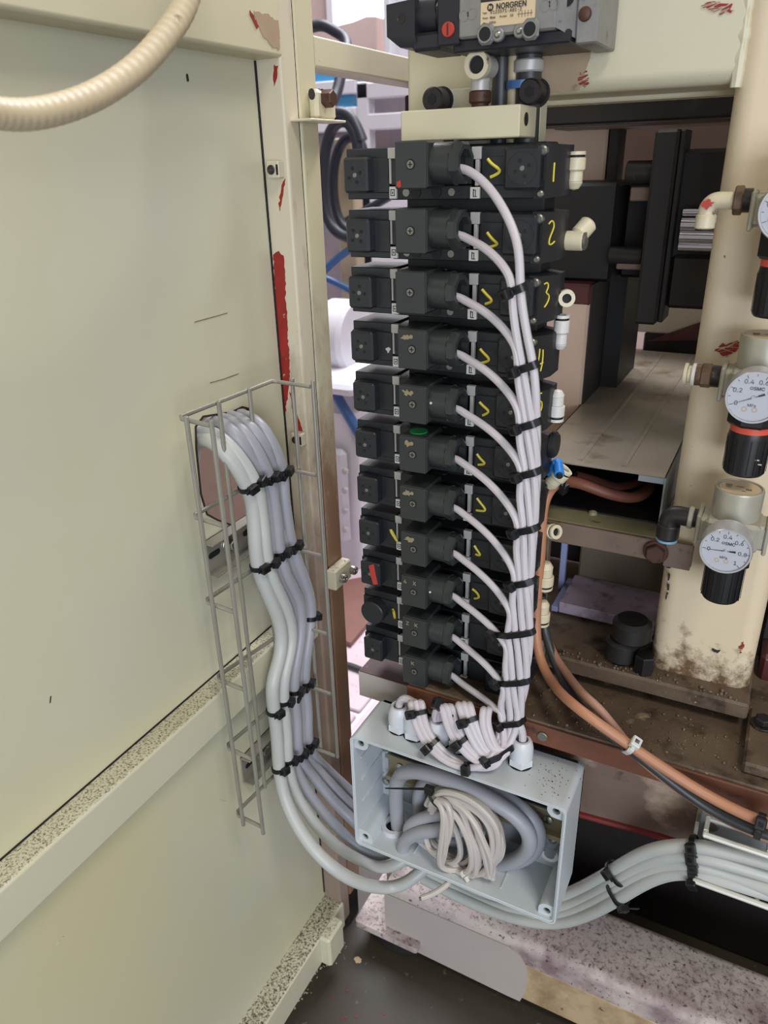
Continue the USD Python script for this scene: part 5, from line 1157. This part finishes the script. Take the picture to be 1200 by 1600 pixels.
# ------------------------------------------------------------------ solenoid valve with a printed label, at the top
nv = thing('labelled_solenoid_valve', 'cast grey solenoid valve with printed label and black coil, at the top', 'valve', (-.19, .60, .062))
Yn = .535
def N(x, y, Y=Yn): return onY(x, y, Y)
xl_, xr_ = N(716, 40)[0], N(868, 40)[0]
zb_ = .0735
obj('body', bx((xl_, Yn, zb_), (xr_, .598, .122), .0012), M['alu'], nv)
obj('end_bevel', hullm([(xr_, Yn+.001, .0745), (xr_, Yn+.001, .122), (xr_, .59, .0745), (xr_, .59, .122), (xr_+.010, Yn+.012, .0690), (xr_+.010, Yn+.012, .122), (xr_+.010, .59, .0690), (xr_+.010, .59, .122)]), M['alu'], nv, 'sloped right end of the casting')
obj('end_plate', bx((xr_+.010, Yn+.010, .0655), (xr_+.0235, .598, .122), .0010), M['alu'], nv)
c = N(914, 22, Yn+.010); obj('end_screw', lathe([(0, 0), (.0042, 0), (.0036, .0016), (.0018, .0024), (0, .0024)], c, -Y3, 20), M['rustbolt'], nv, 'rusty cross-head screw')
c = N(884, 8, Yn+.006); obj('oval_port', extr(Point(0, 0).buffer(.0060), c, X3, Z3, .0004).apply_scale(1) if False else cyl(c+[0, 0, .004], c+[0, .0008, .004], .0050, 24), M['hole'], nv)
obj('underside', bx((xl_-.006, Yn+.006, .0665), (xr_+.008, .598, .0740), .001), M['coil'], nv, 'black underside')
# label plate with print
lz0, lz1 = N(751, 40)[2], .122
lx0, lx1 = N(751, 30)[0], N(836, 25)[0]
lb = obj('label_plate', bx((lx0, Yn-.0006, .0783), (lx1, Yn, .0925), .0002), M['label'], nv, 'aged paper label')
obj('label_top_band', bx((lx0, Yn-.0007, .0918), (lx1, Yn, .0945), .0002), M['ink'], lb)
yt = Yn-.0008
obj('logo_disc', cyl((lx0+.0066, yt, .0888), (lx0+.0066, yt+.0003, .0888), .0021, 24), M['ink'], lb)
def logo(x0, x1, x2, x3, z0, z1): return hullm([(lx0+x, y, z) for x, z in ((x0, z0), (x1, z0), (x2, z1), (x3, z1)) for y in (yt-.0001, yt+.0001)])
obj('logo_stroke', cat([logo(.0055, .0061, .0061, .0055, .0878, .0898), logo(.0069, .0075, .0064, .0058, .0878, .0898), logo(.0072, .0077, .0077, .0072, .0880, .0896)]), M['label'], lb)
obj('brand_print', text('NORGREN', .0030, (lx0+.0205, yt, .0889), X3, Z3, .0002, True), M['ink'], lb, 'printed maker name')
obj('type_print', text('V123571-A81-2', .0018, (lx0+.0170, yt, .0861), X3, Z3, .0002), M['ink'], lb)
obj('spec_print', text('Type', .0009, (lx0+.003, yt, .0860), X3, Z3, .0002), M['ink'], lb)
for s_, x, z, h in (('Press', .0035, .0833, .0010), ('8bar', .0085, .0833, .0013), ('Ps max', .0155, .0833, .0010), ('10', .0210, .0833, .0013), ('No', .0030, .0806, .0010), ('1004', .0085, .0806, .0013)):
    obj('spec_print', text(s_, h, (lx0+x, yt, z), X3, Z3, .0002), M['ink'], lb)
for i in range(5): obj('symbol_line', bx((lx0+.0255+i*.0020, yt, .0818), (lx0+.0257+i*.0020, yt+.0003, .0852)), M['ink'], lb)
obj('symbol_line', bx((lx0+.0245, yt, .0834), (lx0+.0345, yt+.0003, .0836)), M['ink'], lb)
for (x, y) in ((757, 53), (827, 45)):
    c = N(x, y, Yn-.004); e = obj('screw_lug', cat([bx(c+[-.0052, .001, -.0058], c+[.0052, .006, .0062], .0022)]), M['alu'], nv); obj('lug_hole', tubering(c+[0, .0004, 0], Y3, .0040, .0050, .0012, 28), M['alu'], e); obj('lug_bore', cyl(c+[0, .0006, 0], c+[0, .0014, 0], .0041, 24), M['hole'], e)
for (x, y) in ((777, 54), (811, 48)):
    c = N(x, y, Yn-.002); e = obj('small_screw', cyl(c, c+[0, .004, 0], .0040, 24, .0006), M['alu'], nv); obj('screw_centre', lathe([(0, 0), (.0022, 0), (.0012, .001), (0, .001)], c, -Y3, 16), M['steel'], e)
for (x, y) in ((725, 24), (738, 21), (852, 8), (866, 5)):
    c = N(x, y, Yn); obj('cast_recess', tubering(c-[0, .0003, 0], Y3, .0026, .0034, .0006, 24), M['alu'], nv)
# black coil with plug to the left
cx0, cx1 = N(682, 20)[0], xl_
obj('coil_block', bx((cx0, Yn+.001, .0705), (cx1, .596, .122), .001), M['coil'], nv, 'black coil block')
c = N(700, 46, Yn); e = obj('manual_override', cyl(c-[0, .0008, 0], c+[0, .002, 0], .0044, 28, .0004), M['red_mark'], nv, 'red slotted override button')
obj('override_slot', bx(c+[-.0005, -.0011, -.0034], c+[.0005, -.0007, .0034]), M['maroon'], e)
px0, px1 = N(604, 30)[0], N(648, 30)[0]
obj('plug_housing', hullm([(px0, Yn, .079), (px0, Yn, .0975), (px1, Yn, .079), (px1, Yn, .0990), (px0, .562, .0800), (px0, .562, .0975), (px1, .562, .079), (px1, .562, .0990), (px0+.008, Yn+.004, .0725), (px1, Yn+.004, .0715), (px0+.008, .562, .0725), (px1, .562, .0715)]), M['coil'], nv, 'black connector plug')
c = N(627, 29, Yn); obj('plug_screw', cat([tubering(c-[0, .0004, 0], Y3, .0018, .0030, .0008, 20), cyl(c-[0, .0002, 0], c+[0, .0004, 0], .0017, 16)]), M['bolt'], nv)
b0 = np.array([px1-.001, .550, .0905])
obj('plug_barrel', cyl(b0, b0+[.0145, 0, 0], .0118, 28, .001), M['coil'], nv)
obj('plug_nut', cyl(b0+[.0145, 0, 0], b0+[.0240, 0, 0], .0135, 6, .0010, .3), M['coil'], nv, smooth=20)
obj('coil_base', bx((px1-.004, Yn+.003, .0690), (cx0+.002, .580, .0800), .002), M['coil'], nv)
# hoses dropping from its underside
for i, (x, r, m, y2, lab) in enumerate(((783, .0062, 'hose_black', 128, 'black hose dropping from the labelled valve, left one of two'), (827, .0088, 'hose_black', 140, 'thick black hose dropping from the labelled valve, right one of two'), (803, .0042, 'conduit', 140, 'thin tan tube between the two black hoses under the labelled valve'))):
    p = onY(x, 95, .585); obj('drop_hose', cyl([p[0], p[1], .070], [p[0]+.0008, p[1], -.010 if i != 9 else .02], r, 22), M[m], None, lab, 'hose')
p = onY(827, 95, .585); obj('hose_collar', cyl([p[0], .585, .0560], [p[0], .585, .0640], .0105, 26, .001), M['silver'], None, 'grey collar on the thick black hose under the labelled valve', 'fitting')
p = onY(815, 134, .583); obj('blue_ring', tubering([p[0], .583, p[2]-.002], Z3, .0090, .0108, .0050, 28), M['hose_blue'], None, 'blue ring round the thick black hose, behind the black screw', 'ring')

# ------------------------------------------------------------------ loose hoses at the lower right
def hose(lab, pts, r, m, n=160, name='air_hose'):
    p = spline([onY(x, y, Y) for x, y, Y in pts], n); obj(name, tube(p, r, 14), M[m], None, lab, 'hose'); return p
h1 = hose('orange hose hanging along the right of the valve stack and down to the right edge', [(880, 752, .600), (862, 764, .584), (850, 790, .576), (846, 840, .5725), (842, 900, .5720), (838, 965, .5700), (842, 1020, .560), (862, 1065, .536), (905, 1108, .4985), (960, 1148, .4955), (1040, 1202, .4945), (1110, 1245, .4935), (1175, 1277, .4900), (1215, 1291, .4890)], .0043, 'hose_orange')
h2 = hose('dusty pink hose branching behind the orange hose at the right of the stack', [(838, 890, .5895), (846, 960, .586), (860, 1010, .575), (885, 1052, .552), (915, 1088, .520), (940, 1112, .5120), (1000, 1184, .5080), (1060, 1232, .5070), (1120, 1272, .5060), (1180, 1302, .5050), (1215, 1316, .5040)], .0037, 'hose_pink')
h3 = hose('black hose running beside the orange hose towards the lower right edge', [(846, 930, .5830), (853, 990, .578), (872, 1046, .560), (896, 1090, .535), (928, 1126, .5065), (985, 1171, .5030), (1050, 1222, .5020), (1110, 1264, .5010), (1170, 1294, .4975), (1215, 1309, .4965)], .0041, 'hose_black')
h4 = hose('brown hose sagging inside the open end of the trunking', [(880, 752, .600), (905, 755, .612), (945, 769, .622), (985, 777, .636), (1008, 770, .655), (1020, 750, .690), (1024, 735, .74)], .0050, 'hose_brown')
h5 = hose('thin brown hose behind the sagging one in the trunking', [(900, 742, .640), (930, 750, .650), (965, 760, .665), (1000, 752, .690), (1015, 738, .73)], .0036, 'hose_brown')
m = np.argmin(np.abs(h1[:, 0]-onY(985, 1162, .5025)[0])+np.abs(h1[:, 2]-onY(985, 1162, .5025)[2]))
q3 = near(h3, h1[m]); d = h1[m+2]-h1[m-2]
tie('pale cable tie holding the orange and black hoses together', [h1[m], q3-(d/np.linalg.norm(d))*((q3-h1[m])@(d/np.linalg.norm(d)))], d, .0047, (.4, -.3, 1), m='tie_white', th=.0012, name='pale_cable_tie', tail=.004)
q = onY(872, 770, .59); m = np.argmin(np.linalg.norm(h1-q, axis=1))
tie('black tie where the orange hose bends below the blue stoppers', [h1[m]], h1[m+2]-h1[m-2], .0047, (1, -.3, -.3), tail=.010)
q = onY(1188, 1285, .49); m = np.argmin(np.linalg.norm(h1-q, axis=1)); q3 = near(h3, h1[m]); d = h1[m+2]-h1[m-2]; dn = d/np.linalg.norm(d)
tie('black tie strapping the hoses to the short wire tray at the right edge', [h1[m], q3-dn*((q3-h1[m])@dn)], d, .0047, (-.1, -1, .5), w=.005, th=.0014)

# ------------------------------------------------------------------ the workshop behind, seen left of the valve stack
def W(x, y, Y): return onY(x, y, Y)
# white shelving frame with blue panels
Ys = 2.6
wf = thing('white_shelf_frame', 'white framed cabinet with open bays, far behind the valve stack', 'cabinet', [W(590, 200, Ys)[0], Ys, -.975])
def rect(n, x0, y0, x1, y1, Y, m, d=.05, par=wf, lab=None):
    a, b = W(x0, y0, Y), W(x1, y1 if y1 > 1 else y0+1, Y)
    if y1 == 1: b[2] = ZF
    return obj(n, bx((min(a[0], b[0]), Y, min(a[2], b[2])), (max(a[0], b[0]), Y+d, max(a[2], b[2])), .004), M[m], par, lab)
rect('upright', 556, 128, 574, 1, Ys, 'white_mach'); rect('upright', 640, 128, 665, 1, Ys, 'white_mach')
rect('top_rail', 556, 130, 665, 148, Ys, 'white_mach'); rect('middle_rail', 574, 178, 640, 200, Ys, 'white_mach'); rect('lower_rail', 556, 236, 665, 420, Ys, 'white_mach')
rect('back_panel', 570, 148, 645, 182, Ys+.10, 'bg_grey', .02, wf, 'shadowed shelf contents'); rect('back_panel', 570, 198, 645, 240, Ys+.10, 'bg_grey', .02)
bc = thing('blue_cabinet', 'blue cabinet with white rails behind the guard post', 'cabinet', [W(520, 160, 3.0)[0], 3.0, -.975])
rect('panel', 470, 100, 600, 132, 3.0, 'bg_blue', .05, bc); rect('rail', 470, 130, 556, 146, 2.98, 'white_mach', .05, bc)
rect('panel', 470, 146, 551, 172, 3.0, 'bg_blue', .05, bc); rect('rail', 470, 172, 556, 205, 2.98, 'white_mach', .05, bc)
rect('lower_panel', 440, 205, 556, 1, 3.0, 'bg_grey', .05, bc)
pp = thing('pale_column', 'pale bluish white column beside the bright window', 'column', [W(612, 60, 2.9)[0], 2.9, -.975])
rect('shaft', 597, -60, 611, 128, 2.9, 'white_mach', .08, pp); rect('wide_face', 606, -60, 640, 130, 2.95, 'white_mach', .05, pp)
hp_ = thing('rubble_heap', 'dusty pink mound below the bright window', 'mound', [W(560, 90, 3.6)[0], 3.6, ZF])
pts = [(480, 48), (500, 46), (530, 52), (560, 50), (585, 44), (605, 36), (620, 36)]
obj('heap', extr(Polygon([(W(x, y, 3.6)[0], W(x, y, 3.6)[2]) for x, y in pts]+[(W(620, 36, 3.6)[0], ZF), (W(480, 36, 3.6)[0], ZF)]), (0, 3.65, 0), X3, Z3, .25), M['bg_pink'], hp_)
tp2 = thing('tan_post', 'tan post behind the left ends of the upper valves', 'post', [W(540, 600, 1.9)[0], 1.9, ZF])
a, b = W(525, 300, 1.9), W(553, 300, 1.9); obj('post', bx((a[0], 1.9, ZF), (b[0], 1.95, W(540, 215, 1.9)[2]), .004), M['bg_tan'], tp2)
# dark hoses looped on the post
def bh(lab, pts, r, m, Y=1.8):
    obj('background_hose', tube(spline([W(x, y, Y+dy) for x, y, dy in pts], 60), r, 12), M[m], None, lab, 'hose')
bh('dark hose loop hanging behind the topmost valve, outer loop', [(560, 245, 0), (556, 215, 0), (540, 190, 0), (520, 200, 0), (508, 240, .0), (505, 290, 0), (512, 340, 0), (530, 365, 0), (552, 372, 0), (580, 372, 0)], .014, 'bg_hose')
bh('dark hose loop hanging behind the topmost valve, inner loop', [(568, 240, .06), (562, 222, .06), (548, 214, .06), (532, 228, .06), (522, 262, .06), (522, 310, .06), (534, 350, .06), (556, 366, .06), (590, 366, .06)], .013, 'bg_hose')
bh('dark hose rising behind the guard post past the blue cabinet', [(488, 42, .2), (505, 40, .2), (522, 48, .2), (540, 62, .2), (534, 110, .1), (524, 150, .05), (515, 175, 0), (540, 178, 0), (566, 220, 0)], .014, 'bg_hose')
bh('black hose crossing behind the second valve', [(535, 350, .1), (560, 335, .1), (590, 318, .1), (620, 300, .1)], .011, 'bg_hose')
bh('blue hose behind the second valve', [(500, 430, 0), (520, 410, 0), (550, 388, 0), (585, 370, 0)], .010, 'hose_blue')
bh('blue hose behind the third valve', [(498, 432, .04), (520, 440, .04), (550, 455, .04), (590, 475, .04)], .010, 'hose_blue')
bh('black hose behind the gap above the fourth valve', [(500, 512, 0), (525, 502, 0), (555, 486, 0), (590, 468, 0)], .009, 'bg_hose')
bh('blue hose behind the fourth valve, upper one of two', [(500, 502, .03), (525, 512, .03), (560, 516, .03), (600, 515, .03)], .010, 'hose_blue')
bh('blue hose behind the fourth valve, lower one of two', [(500, 516, .07), (530, 522, .07), (560, 518, .07), (600, 505, .07)], .010, 'hose_blue')
bh('black hose bending behind the pad of the fourth valve', [(560, 500, .1), (553, 530, .1), (545, 560, .1), (530, 590, .1)], .012, 'bg_hose')
bh('thick blue hose slanting behind the fifth and sixth valves', [(510, 590, -.2), (530, 625, -.2), (552, 662, -.2), (575, 700, -.2)], .013, 'hose_blue', 1.7)
# white bolted machine housing
wm = thing('white_machine_housing', 'white machine housing with a row of bolts behind the left valve pads', 'machine', [W(560, 800, 1.5)[0], 1.5, ZF])
a, b = W(480, 640, 1.5), W(562, 850, 1.5)
obj('housing', rbx((a[0], 1.5, ZF+.009), (b[0], 1.75, a[2]), .02, 4, 2), M['white_mach'], wm)
a, b = W(470, 585, 1.5), W(556, 612, 1.5); obj('cover', bx((a[0], 1.45, b[2]), (b[0]+.02, 1.8, a[2]), .01), M['white_mach'], wm)
a, b = W(480, 690, 1.5), W(552, 845, 1.5); obj('side_flange', bx((a[0], 1.475, b[2]), (b[0], 1.50, a[2]), .012), M['white_mach'], wm)
for i, y in enumerate((735, 765, 797, 826)):
    c = W(541, y, 1.473); obj('bolt', cyl(c-[0, .012, 0], c, .009, 6, .002), M['silver'], wm)
a, b = W(500, 470, 1.62), W(548, 590, 1.62); ob = obj('round_drum', cyl([a[0], 1.66, (a[2]+b[2])/2], [(b[0]), 1.66, (a[2]+b[2])/2], abs(a[2]-b[2])/2, 32, .01), M['white_mach'], wm, 'white drum')
rb_ = thing('reddish_floor_plinth', 'reddish brown plinth on the tiled floor, behind the ninth and tenth valves', 'plinth', onZ(560, 950, ZF+.02))
q = [onZ(x, y, ZF+.012) for x, y in [(520, 915), (575, 905), (600, 925), (590, 960), (548, 1010), (500, 990)]]
obj('plinth', extr(Polygon([(p[0], p[1]) for p in q]), (0, 0, ZF+.0095), X3, Y3, .012), M['bg_red'], rb_)
obj('floor_cable', tube(spline([onZ(x, y, ZF+.016) for x, y in [(500, 1030), (548, 1040), (575, 1050), (620, 1060)]], 30), .006, 8), M['hose_black'], None, 'black cable lying on the tiles left of the pale bottom block', 'cable')

# ------------------------------------------------------------------ crumbs of paint on the floor
g = np.random.default_rng(11)
c = onZ(559, 1500, ZF)
obj('paint_flake', extr(blob(18, .0046, .0040, 4, .25), c, X3, Y3, .0012), M['yellow'] if False else M['label'], None, 'pale yellow paint flake on the dark floor', 'paint flake')
sc = []
for i in range(70):
    x, y = g.normal(503, 9)+0, 0
    u = g.random(); x = 492+u*42+g.normal(0, 4); y = 1522-u*44+g.normal(0, 5)
    p = onZ(x, y, ZF); sc.append(extr(blob(7, .0004+.0006*g.random(), .0004+.0006*g.random(), 100+i, .4), p, X3, Y3, .0006))
for i in range(90):
    u = g.random(); x = 430+u*50+g.normal(0, 5); y = 1592-u*48+g.normal(0, 5)
    p = onZ(x, y, ZF); sc.append(extr(blob(7, .0004+.0006*g.random(), .0004+.0006*g.random(), 300+i, .4), p, X3, Y3, .0006))
obj('paint_crumbs', cat(sc), M['fitting'], None, 'scattered pale paint crumbs on the floor beside the door rail', 'debris', kind='stuff')
sc = []
for i in range(6):
    p = onZ(*[(542, 1548), (535, 1592), (540, 1590), (556, 1588), (518, 1560), (600, 1585)][i], ZF); sc.append(extr(blob(9, .0016, .0011, 500+i, .4), p, X3, Y3, .0006))
obj('red_flecks', cat(sc), M['primer'], None, 'red paint flecks on the dark floor', 'debris', kind='stuff')

# grit and flakes lying on the oily ledge and on the base plate
sc = []
for i in range(150):
    X = g.uniform(-.15, .03); Y = g.uniform(.518, .575); a = .0004+.0012*g.random()**2
    sc.append(shift(trimesh.creation.icosphere(1, a), (X, Y, -.4410+a*.5)))
for i in range(90):
    X = g.uniform(-.15, .02); Y = .582+abs(g.normal(0, .006)); a = .0005+.0016*g.random()**2
    sc.append(shift(trimesh.creation.icosphere(1, a), (X, Y, -.416+a*.4)))
obj('grit', cat(sc), M['dirty'], None, 'brown grit lying on the oily ledge below the post', 'grit', kind='stuff')
